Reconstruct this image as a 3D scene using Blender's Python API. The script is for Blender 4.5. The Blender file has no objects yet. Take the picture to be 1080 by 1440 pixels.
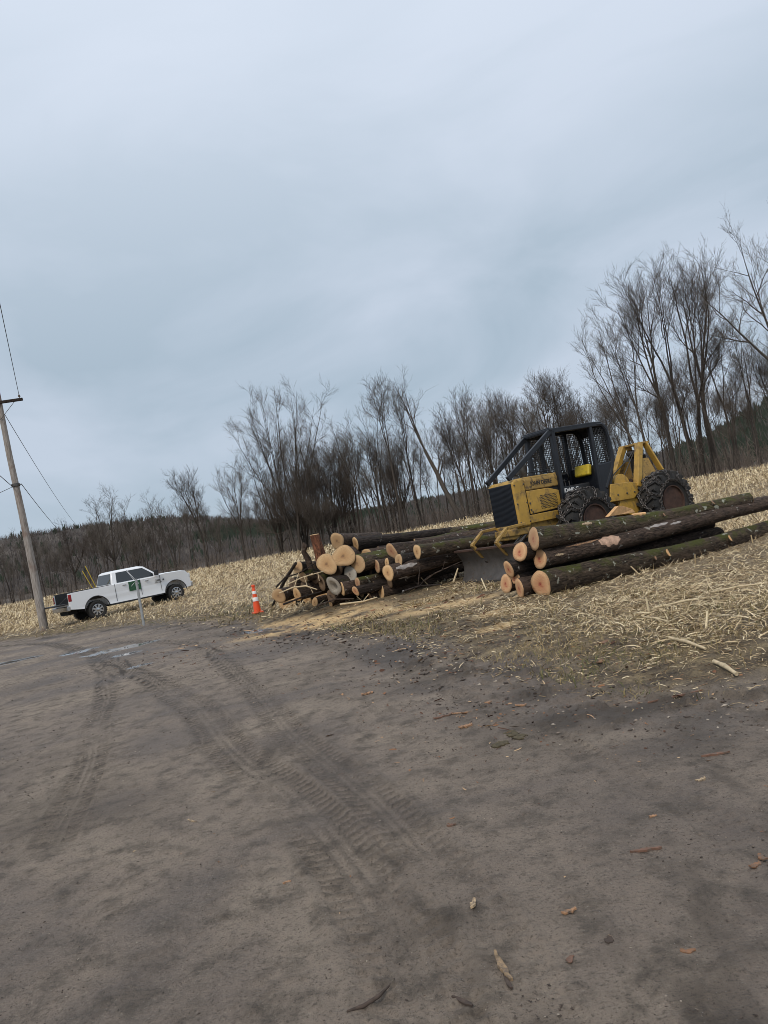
import bpy, bmesh, math, random
import numpy as np
from mathutils import Vector, Matrix

# ------------------------------------------------------------------ camera, sky, sun, exposure
scene = bpy.context.scene
col = scene.collection
rad = math.radians
EYE = 1.6
ROLL = rad(10.5)
PITCH = math.atan(29.5 / 1040)
FPX = 1040.0
_fw = Vector((0, math.cos(PITCH), math.sin(PITCH)))
_u = Vector((0, -math.sin(PITCH), math.cos(PITCH)))
_x = Vector((1, 0, 0))
_right = math.cos(ROLL) * _x - math.sin(ROLL) * _u
_up = math.sin(ROLL) * _x + math.cos(ROLL) * _u
cam_data = bpy.data.cameras.new('camera')
cam_data.sensor_fit = 'VERTICAL'
cam_data.sensor_height = 36.0
cam_data.lens = 26.0
cam_data.clip_start = 0.05
cam_data.clip_end = 6000
cam = bpy.data.objects.new('camera', cam_data)
col.objects.link(cam)
M3 = Matrix((_right, _up, -_fw)).transposed()
cam.matrix_world = Matrix.Translation((0, 0, EYE)) @ M3.to_4x4()
scene.camera = cam

SUN_ELEV, SUN_AZ = rad(48), rad(205)      # azimuth clockwise from +Y
world = bpy.data.worlds.new('World')
scene.world = world
world.use_nodes = True
wn, wl = world.node_tree.nodes, world.node_tree.links
wn.clear()
w_out = wn.new('ShaderNodeOutputWorld')
w_bg = wn.new('ShaderNodeBackground')
w_sky = wn.new('ShaderNodeTexSky')
w_sky.sky_type = 'NISHITA'
w_sky.sun_disc = False
w_sky.sun_elevation = SUN_ELEV
w_sky.sun_rotation = SUN_AZ
w_sc = wn.new('ShaderNodeVectorMath'); w_sc.operation = 'SCALE'; w_sc.inputs['Scale'].default_value = 0.1
wl.new(w_sky.outputs[0], w_sc.inputs[0])
w_tc = wn.new('ShaderNodeTexCoord')
w_map = wn.new('ShaderNodeMapping'); w_map.inputs['Scale'].default_value = (1.0, 1.0, 2.6)
w_map.inputs['Rotation'].default_value = (0.12, -0.05, 0.6)
wl.new(w_tc.outputs['Generated'], w_map.inputs[0])
w_n1 = wn.new('ShaderNodeTexNoise'); w_n1.inputs['Scale'].default_value = 2.1; w_n1.inputs['Detail'].default_value = 5; w_n1.inputs['Roughness'].default_value = 0.5
w_n1.inputs['Distortion'].default_value = 0.5
wl.new(w_map.outputs[0], w_n1.inputs['Vector'])
w_sep = wn.new('ShaderNodeSeparateXYZ'); wl.new(w_tc.outputs['Generated'], w_sep.inputs[0])
w_el = wn.new('ShaderNodeMapRange'); w_el.interpolation_type = 'SMOOTHSTEP'
w_el.inputs['From Min'].default_value = 0.12; w_el.inputs['From Max'].default_value = 0.85
w_el.inputs['To Min'].default_value = 0.0; w_el.inputs['To Max'].default_value = 1.0
wl.new(w_sep.outputs['Z'], w_el.inputs['Value'])
w_r = wn.new('ShaderNodeValToRGB')
w_r.color_ramp.elements[0].position = 0.38; w_r.color_ramp.elements[0].color = (0.365, 0.462, 0.552, 1)
w_r.color_ramp.elements[1].position = 0.62; w_r.color_ramp.elements[1].color = (0.535, 0.612, 0.720, 1)
wl.new(w_n1.outputs['Fac'], w_r.inputs[0])
w_br = wn.new('ShaderNodeMix'); w_br.data_type = 'RGBA'
w_br.inputs['B'].default_value = (0.77, 0.845, 0.965, 1)
wl.new(w_el.outputs[0], w_br.inputs['Factor'])
wl.new(w_r.outputs[0], w_br.inputs['A'])
w_mx = wn.new('ShaderNodeMix'); w_mx.data_type = 'RGBA'
w_mx.inputs['Factor'].default_value = 0.93
wl.new(w_sc.outputs[0], w_mx.inputs['A'])
wl.new(w_br.outputs[2], w_mx.inputs['B'])
wl.new(w_mx.outputs[2], w_bg.inputs['Color'])
w_bg.inputs['Strength'].default_value = 0.93
wl.new(w_bg.outputs[0], w_out.inputs['Surface'])

sun_data = bpy.data.lights.new('sun', 'SUN')
sun_data.energy = 1.5
sun_data.angle = rad(14)
sun_data.color = (1.0, 0.91, 0.79)
sun = bpy.data.objects.new('sun', sun_data)
col.objects.link(sun)
_sd = Vector((math.sin(SUN_AZ) * math.cos(SUN_ELEV), math.cos(SUN_AZ) * math.cos(SUN_ELEV), math.sin(SUN_ELEV)))
sun.rotation_euler = _sd.to_track_quat('Z', 'Y').to_euler()
sun.location = (0, -20, 40)

vs = scene.view_settings
vs.view_transform = 'Standard'; vs.look = 'None'; vs.exposure = 0.17; vs.gamma = 1.0
vs.use_curve_mapping = False
scene.render.engine = 'CYCLES'
scene.cycles.max_bounces = 6
scene.cycles.transparent_max_bounces = 8
scene.cycles.use_denoising = True
scene.cycles.filter_width = 0.9

# ------------------------------------------------------------------ helpers
def ray(px, py):
    d = _fw * FPX + _right * (px - 540) + _up * (720 - py)
    return d.normalized()
def at(px, py, D):
    d = ray(px, py)
    return Vector((0, 0, EYE)) + d * (D / d.y)

def link(name, me, mat=None, parent=None):
    o = bpy.data.objects.new(name, me)
    col.objects.link(o)
    if mat is not None and me is not None:
        for m_ in (mat if isinstance(mat, (list, tuple)) else [mat]):
            me.materials.append(m_)
    if parent is not None:
        o.parent = parent
    return o
def tag(o, label=None, cat=None, group=None, kind=None):
    if label: o['label'] = label
    if cat: o['category'] = cat
    if group: o['group'] = group
    if kind: o['kind'] = kind
    return o
def empty(name, loc=(0, 0, 0), rz=0.0):
    o = bpy.data.objects.new(name, None)
    col.objects.link(o)
    o.location = loc; o.rotation_euler = (0, 0, rz)
    o.empty_display_size = 0.2
    return o
def copy_tree(o, parent=None):
    c = o.copy(); col.objects.link(c)
    if parent is not None: c.parent = parent
    for ch in list(o.children): copy_tree(ch, c)
    return c

def np_mesh(name, V, Fq=None, Ft=None, attrs=None, smooth=False):
    """mesh from numpy arrays of quads and triangles"""
    me = bpy.data.meshes.new(name)
    V = np.asarray(V, np.float32)
    loops = []; sizes = []
    if Fq is not None and len(Fq):
        loops.append(np.asarray(Fq, np.int32).ravel()); sizes.append(np.full(len(Fq), 4, np.int32))
    if Ft is not None and len(Ft):
        loops.append(np.asarray(Ft, np.int32).ravel()); sizes.append(np.full(len(Ft), 3, np.int32))
    loops = np.concatenate(loops); sizes = np.concatenate(sizes)
    me.vertices.add(len(V)); me.vertices.foreach_set('co', V.ravel())
    me.loops.add(len(loops)); me.loops.foreach_set('vertex_index', loops)
    me.polygons.add(len(sizes))
    st = np.zeros(len(sizes), np.int32); st[1:] = np.cumsum(sizes)[:-1]
    me.polygons.foreach_set('loop_start', st)
    me.polygons.foreach_set('loop_total', sizes)
    if smooth: me.polygons.foreach_set('use_smooth', np.ones(len(sizes), bool))
    if attrs:
        for k, a in attrs.items():
            a = np.asarray(a, np.float32)
            if a.ndim == 1:
                at_ = me.attributes.new(k, 'FLOAT', 'POINT'); at_.data.foreach_set('value', a)
            else:
                at_ = me.attributes.new(k, 'FLOAT_COLOR', 'POINT'); at_.data.foreach_set('color', a.ravel())
    me.update(calc_edges=True)
    me.validate()
    return me

# value noise -------------------------------------------------------
_rng = np.random.default_rng(11)
_lat = _rng.random((256, 256))
def vnoise(x, y):
    xi = np.floor(x).astype(int); yi = np.floor(y).astype(int)
    fx = x - xi; fy = y - yi
    fx = fx * fx * (3 - 2 * fx); fy = fy * fy * (3 - 2 * fy)
    a = _lat[xi & 255, yi & 255]; b = _lat[(xi + 1) & 255, yi & 255]
    c = _lat[xi & 255, (yi + 1) & 255]; d = _lat[(xi + 1) & 255, (yi + 1) & 255]
    return (a * (1 - fx) + b * fx) * (1 - fy) + (c * (1 - fx) + d * fx) * fy
def fbm(x, y, o=4, g=0.5):
    s = 0; a = 1; n = 0
    for i in range(o):
        s = s + a * vnoise(x * 2 ** i + 17.3 * i, y * 2 ** i + 5.1 * i); n += a; a *= g
    return s / n

class MB:
    """collects shapes, builds ONE mesh object"""
    def __init__(s): s.v = []; s.f = []
    def add(s, v, f):
        n = len(s.v); s.v += [tuple(p) for p in v]; s.f += [tuple(i + n for i in q) for q in f]; return s
    def box(s, c, d, rot=None):
        hx, hy, hz = d[0] / 2, d[1] / 2, d[2] / 2
        v = [Vector((sx * hx, sy * hy, sz * hz)) for sx in (-1, 1) for sy in (-1, 1) for sz in (-1, 1)]
        if rot is not None: v = [rot @ p for p in v]
        v = [p + Vector(c) for p in v]
        return s.add(v, [(0, 1, 3, 2), (4, 6, 7, 5), (0, 4, 5, 1), (2, 3, 7, 6), (0, 2, 6, 4), (1, 5, 7, 3)])
    def b2(s, a, b):
        return s.box([(a[i] + b[i]) / 2 for i in range(3)], [abs(b[i] - a[i]) for i in range(3)])
    def bar(s, p, q, w, h, upv=(0, 0, 1)):
        p = Vector(p); q = Vector(q); d = (q - p); L = d.length; d.normalize()
        y = Vector(upv).cross(d)
        if y.length < 1e-3: y = Vector((0, 1, 0))
        y.normalize(); z = d.cross(y)
        R_ = Matrix((d, y, z)).transposed()
        return s.box((p + q) / 2, (L, w, h), R_)
    def tube(s, pts, r, n=8, cap=True):
        pts = [Vector(p) for p in pts]; k = len(pts)
        rs = r if isinstance(r, (list, tuple)) else [r] * k
        d0 = (pts[-1] - pts[0]).normalized()
        ref = Vector((0, 0, 1)) if abs(d0.z) < 0.8 else Vector((1, 0, 0))
        v = []
        for i, p in enumerate(pts):
            t = (pts[min(i + 1, k - 1)] - pts[max(i - 1, 0)]).normalized()
            a = ref.cross(t).normalized(); b = t.cross(a)
            for j in range(n):
                an = 2 * math.pi * j / n
                v.append(p + (a * math.cos(an) + b * math.sin(an)) * rs[i])
        f = [(i * n + j, i * n + (j + 1) % n, (i + 1) * n + (j + 1) % n, (i + 1) * n + j) for i in range(k - 1) for j in range(n)]
        if cap: f += [tuple(range(n))[::-1], tuple(range((k - 1) * n, k * n))]
        return s.add(v, f)
    def prism(s, poly, y0, y1, axis='y'):
        """poly in (x,z) extruded along y  (axis='x': poly in (y,z) extruded along x; 'z': poly in (x,y))"""
        n = len(poly)
        mk = {'y': lambda a, b, t: (a, t, b), 'x': lambda a, b, t: (t, a, b), 'z': lambda a, b, t: (a, b, t)}[axis]
        v = [mk(a, b, y0) for a, b in poly] + [mk(a, b, y1) for a, b in poly]
        f = [(i, (i + 1) % n, n + (i + 1) % n, n + i) for i in range(n)] + [tuple(range(n))[::-1], tuple(range(n, 2 * n))]
        return s.add(v, f)
    def lathe(s, prof, n=24, axis='y', c=(0, 0, 0)):
        """prof: list of (radius, t) along axis, closed surface of revolution"""
        v = []
        for r, t in prof:
            for j in range(n):
                a = 2 * math.pi * j / n
                p = {'y': (r * math.cos(a), t, r * math.sin(a)), 'z': (r * math.cos(a), r * math.sin(a), t), 'x': (t, r * math.cos(a), r * math.sin(a))}[axis]
                v.append((p[0] + c[0], p[1] + c[1], p[2] + c[2]))
        k = len(prof)
        f = [(i * n + j, i * n + (j + 1) % n, (i + 1) * n + (j + 1) % n, (i + 1) * n + j) for i in range(k - 1) for j in range(n)]
        f += [tuple(range(n))[::-1], tuple(range((k - 1) * n, k * n))]
        return s.add(v, f)
    def torus(s, c, R_, r, rot, n=8, m=4, stretch=1.0):
        v = []
        for i in range(n):
            a = 2 * math.pi * i / n
            for j in range(m):
                b = 2 * math.pi * j / m
                p = Vector(((R_ + r * math.cos(b)) * math.cos(a) * stretch, (R_ + r * math.cos(b)) * math.sin(a), r * math.sin(b)))
                v.append(rot @ p + Vector(c))
        f = [(i * m + j, ((i + 1) % n) * m + j, ((i + 1) % n) * m + (j + 1) % m, i * m + (j + 1) % m) for i in range(n) for j in range(m)]
        return s.add(v, f)
    def build(s, name, mat, parent=None, bevel=0.0, seg=2, smooth=False, ang=35):
        me = bpy.data.meshes.new(name)
        me.from_pydata(s.v, [], s.f)
        bm = bmesh.new(); bm.from_mesh(me)
        bmesh.ops.recalc_face_normals(bm, faces=bm.faces)
        bm.to_mesh(me); bm.free()
        o = link(name, me, mat, parent)
        if bevel:
            m = o.modifiers.new('bevel', 'BEVEL'); m.width = bevel; m.segments = seg; m.limit_method = 'ANGLE'; m.angle_limit = rad(ang)
            m.harden_normals = False
        if smooth:
            me.polygons.foreach_set('use_smooth', [True] * len(me.polygons))
            me.set_sharp_from_angle(angle=rad(ang))
        return o

# ------------------------------------------------------------------ materials
MATS = {}
def N(nt, t, **kw):
    n = nt.nodes.new(t)
    for k, v in kw.items():
        if k in n.inputs: n.inputs[k].default_value = v
        else: setattr(n, k, v)
    return n
def base_mat(name):
    m = bpy.data.materials.new(name); m.use_nodes = True
    nt = m.node_tree; nt.nodes.clear()
    out = nt.nodes.new('ShaderNodeOutputMaterial')
    b = nt.nodes.new('ShaderNodeBsdfPrincipled')
    nt.links.new(b.outputs[0], out.inputs[0])
    return m, nt, b
def ramp(nt, fac, stops):
    r = nt.nodes.new('ShaderNodeValToRGB')
    e = r.color_ramp.elements
    while len(e) < len(stops): e.new(0.5)
    for i, (p, c) in enumerate(stops):
        e[i].position = p; e[i].color = (*c, 1) if len(c) == 3 else c
    nt.links.new(fac, r.inputs[0])
    return r.outputs[0]
def mix(nt, fac, a, b):
    m = nt.nodes.new('ShaderNodeMix'); m.data_type = 'RGBA'
    for key, v in (('Factor', fac), ('A', a), ('B', b)):
        if isinstance(v, (int, float)): m.inputs[key].default_value = v
        elif isinstance(v, tuple): m.inputs[key].default_value = (*v, 1)
        else: nt.links.new(v, m.inputs[key])
    return m.outputs[2]
def noise(nt, vec, scale, detail=4, rough=0.55, dist=0.0):
    n = nt.nodes.new('ShaderNodeTexNoise')
    n.inputs['Scale'].default_value = scale; n.inputs['Detail'].default_value = detail
    n.inputs['Roughness'].default_value = rough; n.inputs['Distortion'].default_value = dist
    if vec is not None: nt.links.new(vec, n.inputs['Vector'])
    return n.outputs['Fac']
def mapping(nt, vec, scale):
    m = nt.nodes.new('ShaderNodeMapping'); m.inputs['Scale'].default_value = scale
    nt.links.new(vec, m.inputs[0]); return m.outputs[0]
def maprange(nt, v, a, b, c=0.0, d=1.0, smooth=True):
    m = nt.nodes.new('ShaderNodeMapRange')
    if smooth: m.interpolation_type = 'SMOOTHSTEP'
    m.inputs['From Min'].default_value = a; m.inputs['From Max'].default_value = b
    m.inputs['To Min'].default_value = c; m.inputs['To Max'].default_value = d
    nt.links.new(v, m.inputs['Value']); return m.outputs[0]
def mth(nt, op, a, b=None):
    m = nt.nodes.new('ShaderNodeMath'); m.operation = op
    for i, v in enumerate((a, b)):
        if v is None: continue
        if isinstance(v, (int, float)): m.inputs[i].default_value = v
        else: nt.links.new(v, m.inputs[i])
    return m.outputs[0]
def bump(nt, b, h, strength, dist):
    n = nt.nodes.new('ShaderNodeBump'); n.inputs['Strength'].default_value = strength; n.inputs['Distance'].default_value = dist
    nt.links.new(h, n.inputs['Height']); nt.links.new(n.outputs[0], b.inputs['Normal'])
def coords(nt, kind='Object'):
    t = nt.nodes.new('ShaderNodeTexCoord'); return t.outputs[kind]
def attr(nt, name, out='Fac'):
    a = nt.nodes.new('ShaderNodeAttribute'); a.attribute_name = name; return a.outputs[out]
def obj_random(nt):
    return nt.nodes.new('ShaderNodeObjectInfo').outputs['Random']

def simple(name, c, rough=0.6, metal=0.0, var=0.15, dirt=None, scale=6.0, bmp=0.0, dirt_lo=0.5, dirt_hi=0.75, coat=0.0):
    m, nt, b = base_mat(name)
    v = coords(nt)
    n1 = noise(nt, v, scale, 5)
    dark = tuple(x * (1 - var) for x in c); light = tuple(min(1, x * (1 + var)) for x in c)
    colr = ramp(nt, n1, [(0.3, dark), (0.7, light)])
    if dirt:
        n2 = noise(nt, v, scale * 1.7, 7, 0.65, 0.4)
        f = maprange(nt, n2, dirt_lo, dirt_hi)
        colr = mix(nt, f, colr, dirt)
        rr = maprange(nt, f, 0, 1, rough, 0.85)
        nt.links.new(rr, b.inputs['Roughness'])
    else:
        b.inputs['Roughness'].default_value = rough
    nt.links.new(colr, b.inputs['Base Color'])
    b.inputs['Metallic'].default_value = metal
    if coat: b.inputs['Coat Weight'].default_value = coat
    if bmp: bump(nt, b, noise(nt, v, scale * 6, 4), bmp, 0.01)
    MATS[name] = m
    return m

def make_ground_mat():
    m, nt, b = base_mat('ground_soil')
    v = coords(nt)
    sep = nt.nodes.new('ShaderNodeSeparateColor')
    a = nt.nodes.new('ShaderNodeAttribute'); a.attribute_name = 'mask'
    nt.links.new(a.outputs['Color'], sep.inputs[0])
    fieldm, trackm, sawm, wetm = sep.outputs[0], sep.outputs[1], sep.outputs[2], a.outputs['Alpha']
    big = noise(nt, v, 0.55, 5, 0.55, 0.6)
    med = noise(nt, v, 5.0, 6, 0.65)
    fine = noise(nt, v, 70.0, 5, 0.7)
    road = ramp(nt, big, [(0.34, (0.138, 0.109, 0.089)), (0.48, (0.222, 0.176, 0.138)), (0.62, (0.290, 0.234, 0.180))])
    road = mix(nt, maprange(nt, med, 0.45, 0.70), road, (0.110, 0.088, 0.068))
    mid = noise(nt, v, 21.0, 5, 0.7)
    road = mix(nt, maprange(nt, mid, 0.52, 0.70, 0, .6), road, (0.088, 0.070, 0.053))
    road = mix(nt, maprange(nt, mid, 0.30, 0.44, .4, 0), road, (0.27, 0.225, 0.172))
    road = mix(nt, maprange(nt, fine, 0.53, 0.65, 0, 0.65), road, (0.055, 0.043, 0.033))
    road = mix(nt, maprange(nt, fine, 0.30, 0.44, 0.5, 0.0), road, (0.34, 0.29, 0.225))
    road = mix(nt, trackm, road, (0.052, 0.040, 0.030))
    vor = nt.nodes.new('ShaderNodeTexVoronoi'); vor.inputs['Scale'].default_value = 95; nt.links.new(v, vor.inputs['Vector'])
    peb = maprange(nt, vor.outputs['Distance'], 0.10, 0.2, 1, 0)
    pebsel = maprange(nt, noise(nt, v, 38, 2), 0.60, 0.66)
    pm = mth(nt, 'MULTIPLY', peb, pebsel)
    road = mix(nt, pm, road, (0.36, 0.33, 0.30))
    soil = ramp(nt, med, [(0.32, (0.080, 0.056, 0.034)), (0.5, (0.165, 0.118, 0.066)), (0.68, (0.27, 0.20, 0.11))])
    fsoil = noise(nt, v, 22, 5, 0.7)
    soil = mix(nt, maprange(nt, fsoil, 0.48, 0.66), soil, (0.36, 0.28, 0.165))
    soil = mix(nt, maprange(nt, noise(nt, v, 30, 3, 0.6), 0.55, 0.7), soil, (0.07, 0.05, 0.032))
    vn = noise(nt, v, 3.2, 6, .65, .4)
    vsoil = ramp(nt, vn, [(.36, (0.050, 0.035, 0.023)), (.50, (0.130, 0.094, 0.054)), (.62, (0.260, 0.195, 0.105))])
    vsoil = mix(nt, maprange(nt, fine, .50, .62, 0, .85), vsoil, (0.045, 0.034, 0.024))
    vsoil = mix(nt, maprange(nt, fine, .32, .44, .75, 0), vsoil, (0.34, 0.28, 0.16))
    soil = mix(nt, attr(nt, 'verge'), soil, vsoil)
    c = mix(nt, fieldm, road, soil)
    saw = ramp(nt, noise(nt, v, 18, 6, 0.7), [(0.35, (0.44, 0.28, 0.13)), (0.65, (0.74, 0.54, 0.28))])
    c = mix(nt, sawm, c, saw)
    c = mix(nt, mth(nt, 'MULTIPLY', wetm, 0.75), c, (0.075, 0.068, 0.062))
    nt.links.new(c, b.inputs['Base Color'])
    r0 = maprange(nt, big, 0.3, 0.6, 0.62, 0.9)
    rr = mix(nt, wetm, r0, (0.06, 0.06, 0.06))
    nt.links.new(rr, b.inputs['Roughness'])
    b.inputs['Specular IOR Level'].default_value = 0.4
    h = mth(nt, 'ADD', mth(nt, 'MULTIPLY', fine, 0.7), mth(nt, 'MULTIPLY', med, 1.2))
    h = mth(nt, 'ADD', h, mth(nt, 'MULTIPLY', pm, 0.25))
    st = mth(nt, 'SUBTRACT', 1.0, wetm)
    n = nt.nodes.new('ShaderNodeBump'); n.inputs['Distance'].default_value = 0.03
    nt.links.new(mth(nt, 'MULTIPLY', st, 0.95), n.inputs['Strength'])
    nt.links.new(h, n.inputs['Height']); nt.links.new(n.outputs[0], b.inputs['Normal'])
    return m

def tint_mat(name, stops, rough=0.75, trans=0.0, noise_scale=0):
    m, nt, b = base_mat(name)
    c = ramp(nt, attr(nt, 'tint'), stops)
    if noise_scale:
        c = mix(nt, maprange(nt, noise(nt, coords(nt), noise_scale, 4), 0.4, 0.7, 0, 0.5), c, tuple(x * 0.4 for x in stops[0][1]))
    nt.links.new(c, b.inputs['Base Color'])
    b.inputs['Roughness'].default_value = rough
    b.inputs['Specular IOR Level'].default_value = 0.3
    MATS[name] = m
    return m

# ------------------------------------------------------------------ terrain
EDGE = np.array([(90, 1.5), (40, 3.4), (20, 4.4), (6, 5.2), (2.56, 5.45), (2.1, 5.5), (1.72, 5.8), (1.37, 6.7), (.92, 8.1), (-.13, 11.6), (-1.3, 13.9),
                 (-3, 16.9), (-6, 22), (-9.4, 26.3), (-18.4, 32.6), (-30, 38), (-70, 50), (-200, 80)], float)
def sdist(x, y):
    """signed distance to the road's edge, positive on the field"""
    x = np.asarray(x, float); y = np.asarray(y, float)
    best = np.full(x.shape, 1e18); sg = np.zeros(x.shape)
    for (x0, y0), (x1, y1) in zip(EDGE[:-1], EDGE[1:]):
        dx, dy = x1 - x0, y1 - y0
        t = np.clip(((x - x0) * dx + (y - y0) * dy) / (dx * dx + dy * dy), 0, 1)
        ex, ey = x - x0 - t * dx, y - y0 - t * dy
        d = ex * ex + ey * ey
        cr = -(dx * (y - y0) - dy * (x - x0))
        u = d < best - 1e-9
        best = np.where(u, d, best); sg = np.where(u, np.sign(cr), sg)
    return np.sqrt(best) * sg
AZ = [-180, -60, -30, -15, 0, 15, 25, 40, 180]
KS = [.016, .017, .0178, .0165, .0200, .0232, .026, .028, .028]
RF = [150, 150, 132, 112, 88, 74, 64, 56, 56]
def r_far(az): return np.interp(az, AZ, RF)
def tz(x, y, micro=True):
    x = np.asarray(x, float); y = np.asarray(y, float)
    s = sdist(x, y); az = np.degrees(np.arctan2(x, y))
    sp = np.maximum(s, 0)
    z = .13 * (1 - np.exp(-sp / 1.5)) + np.interp(az, AZ, KS) * sp
    zp = .07 * (1 - np.exp(-sp / 1.5)) + .0080 * sp ** 1.3
    bl = np.clip((az - 4) / 10, 0, 1); z = z * (1 - bl) + zp * bl
    z = np.where(z > 1.45, 1.45 + 0.17 * np.tanh((z - 1.45) / 0.17), z)
    z = z + 0.06 * (fbm(x * .12 + 40, y * .12 + 9, 2) - .5) * np.clip(sp / 6, 0, 1)
    if micro:
        z = z + 0.10 * (fbm(x * .9, y * .9, 3) - .5) * np.clip(sp / 1.5, 0, 1) * np.clip(1.4 - np.hypot(x, y) / 60, 0.15, 1)
        z = z + 0.03 * (fbm(x * .5 + 7, y * .5, 3) - .5)
    return z
def clear(x, y):
    """trampled sawdust ground in front of the left pile, where little straw is left"""
    return (((x + 1.7) / 2.9) ** 2 + ((y - 16.2) / 1.9) ** 2 < 1) | (((x - .8) / 1.3) ** 2 + ((y - 13.4) / .8) ** 2 < 1)
def gz(x, y): return float(tz(np.array([x]), np.array([y]))[0])

TRACKS = [
    ([(-12.5, 25.7), (-8.67, 19.81), (-6.35, 15.32), (-4.88, 11.91), (-3.91, 9.16), (-3.25, 7.29), (-2.87, 6.09), (-2.6, 5.2)], .30, .9, (2, 8)),
    ([(-16, 29.0), (-12.47, 25.69), (-7.61, 18.06), (-4.82, 13.06), (-2.88, 9.3), (-1.64, 6.41), (-0.87, 4.71), (-0.5, 3.85), (-0.3, 3.24), (-0.2, 2.83), (-0.17, 2.46), (-.15, 1.5)], .40, 1.0, (0, 40)),
    ([(-8, 20.5), (-4.64, 16.18), (-2.58, 10.9), (-1.28, 6.99), (-0.63, 5.2), (-0.24, 4.14), (-0.0, 3.4), (.12, 2.8), (.2, 2.0)], .32, .9, (0, 40)),
    ([(-4.5, 17.2), (-2.32, 14.27), (-0.54, 9.93), (0.35, 7.0), (0.81, 5.33), (1.06, 4.2), (1.25, 3.54), (1.34, 3.18), (1.5, 2.4)], .20, .75, (0, 40)),
    ([(-30, 33), (-18, 26), (-10, 17), (-5.6, 9), (-4.2, 5), (-3.6, 2)], .32, .5, (0, 40)),
]
def dense(pts, step=0.06):
    P = np.array(pts, float); k = len(P); out = []
    for i in range(k - 1):
        p0, p1, p2, p3 = P[max(i - 1, 0)], P[i], P[i + 1], P[min(i + 2, k - 1)]
        n = max(2, int(np.hypot(*(p2 - p1)) / step / 2))
        t = np.linspace(0, 1, n, endpoint=False)[:, None]
        out.append(.5 * (2 * p1 + (p2 - p0) * t + (2 * p0 - 5 * p1 + 4 * p2 - p3) * t ** 2 + (3 * p1 - p0 - 3 * p2 + p3) * t ** 3))
    return np.concatenate(out)
def track_fields(x, y):
    """height offset and dark-mud mask left by tyres"""
    dz = np.zeros_like(x); dk = np.zeros_like(x)
    r = np.hypot(x, y)
    near = (np.abs(np.degrees(np.arctan2(x, y))) < 60) & (r < 45) & (r > .8)
    idx = np.where(near)[0]
    for pts, w, amt, rng in TRACKS:
        L = dense(pts)
        seg = np.hypot(*(L[1:] - L[:-1]).T); arc = np.concatenate([[0], np.cumsum(seg)])
        lo = L.min(0) - w * 1.5; hi = L.max(0) + w * 1.5
        sel = idx[(x[idx] > lo[0]) & (x[idx] < hi[0]) & (y[idx] > lo[1]) & (y[idx] < hi[1])]
        if not len(sel): continue
        for c0 in range(0, len(sel), 20000):
            ii = sel[c0:c0 + 20000]
            px, py = x[ii], y[ii]
            C = L[::4]
            d2 = (px[:, None] - C[None, :, 0]) ** 2 + (py[:, None] - C[None, :, 1]) ** 2
            k = np.clip(np.argmin(d2, 1) * 4, 0, len(L) - 2)
            k = np.minimum(k, len(L) - 2)
            t = L[k + 1] - L[k]; t = t / np.maximum(np.hypot(t[:, 0], t[:, 1]), 1e-9)[:, None]
            ex = px - L[k, 0]; ey = py - L[k, 1]
            u = arc[k] + ex * t[:, 0] + ey * t[:, 1]; v = ex * -t[:, 1] + ey * t[:, 0]
            v = v + 0.02 * np.sin(u * 1.7)
            av = np.abs(v) / (w / 2)
            inside = np.clip((1.08 - av) / .12, 0, 1)
            brk = np.clip(fbm(u * .8 + 3, v * 3 + w * 90, 3) * 2.8 - .65, 0, 1)
            lug = np.sin(2 * np.pi * (u / .085 + np.sign(v) * .25 + np.abs(v) * 5.0))
            grv = np.where((np.abs(av - .34) < .07) | (np.abs(av - .02) < .05), 1., 0.)
            lugm = np.clip(lug * 2, 0, 1) * (av > .40)
            ridge = np.exp(-((av - 1.18) / .14) ** 2)
            hh = -0.010 * inside + 0.009 * ridge + inside * (0.006 * grv + 0.011 * lugm)
            far_ = np.clip((np.hypot(px, py) - 6) / 8, 0, 1)
            brk = np.clip(brk + .5 * far_, 0, 1)
            dz[ii] += hh * amt * (.3 + .7 * brk) * .95
            nearf = np.clip((np.hypot(px, py) - 2.3) / 2.0, .12, 1)
            dd = (inside * (0.62 * lugm + 0.42 * grv + .20) + .30 * ridge) * nearf
            hh = hh * nearf
            dk[ii] = np.maximum(dk[ii], dd * amt * brk * (.88 + .35 * far_))
    return dz, dk

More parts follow.
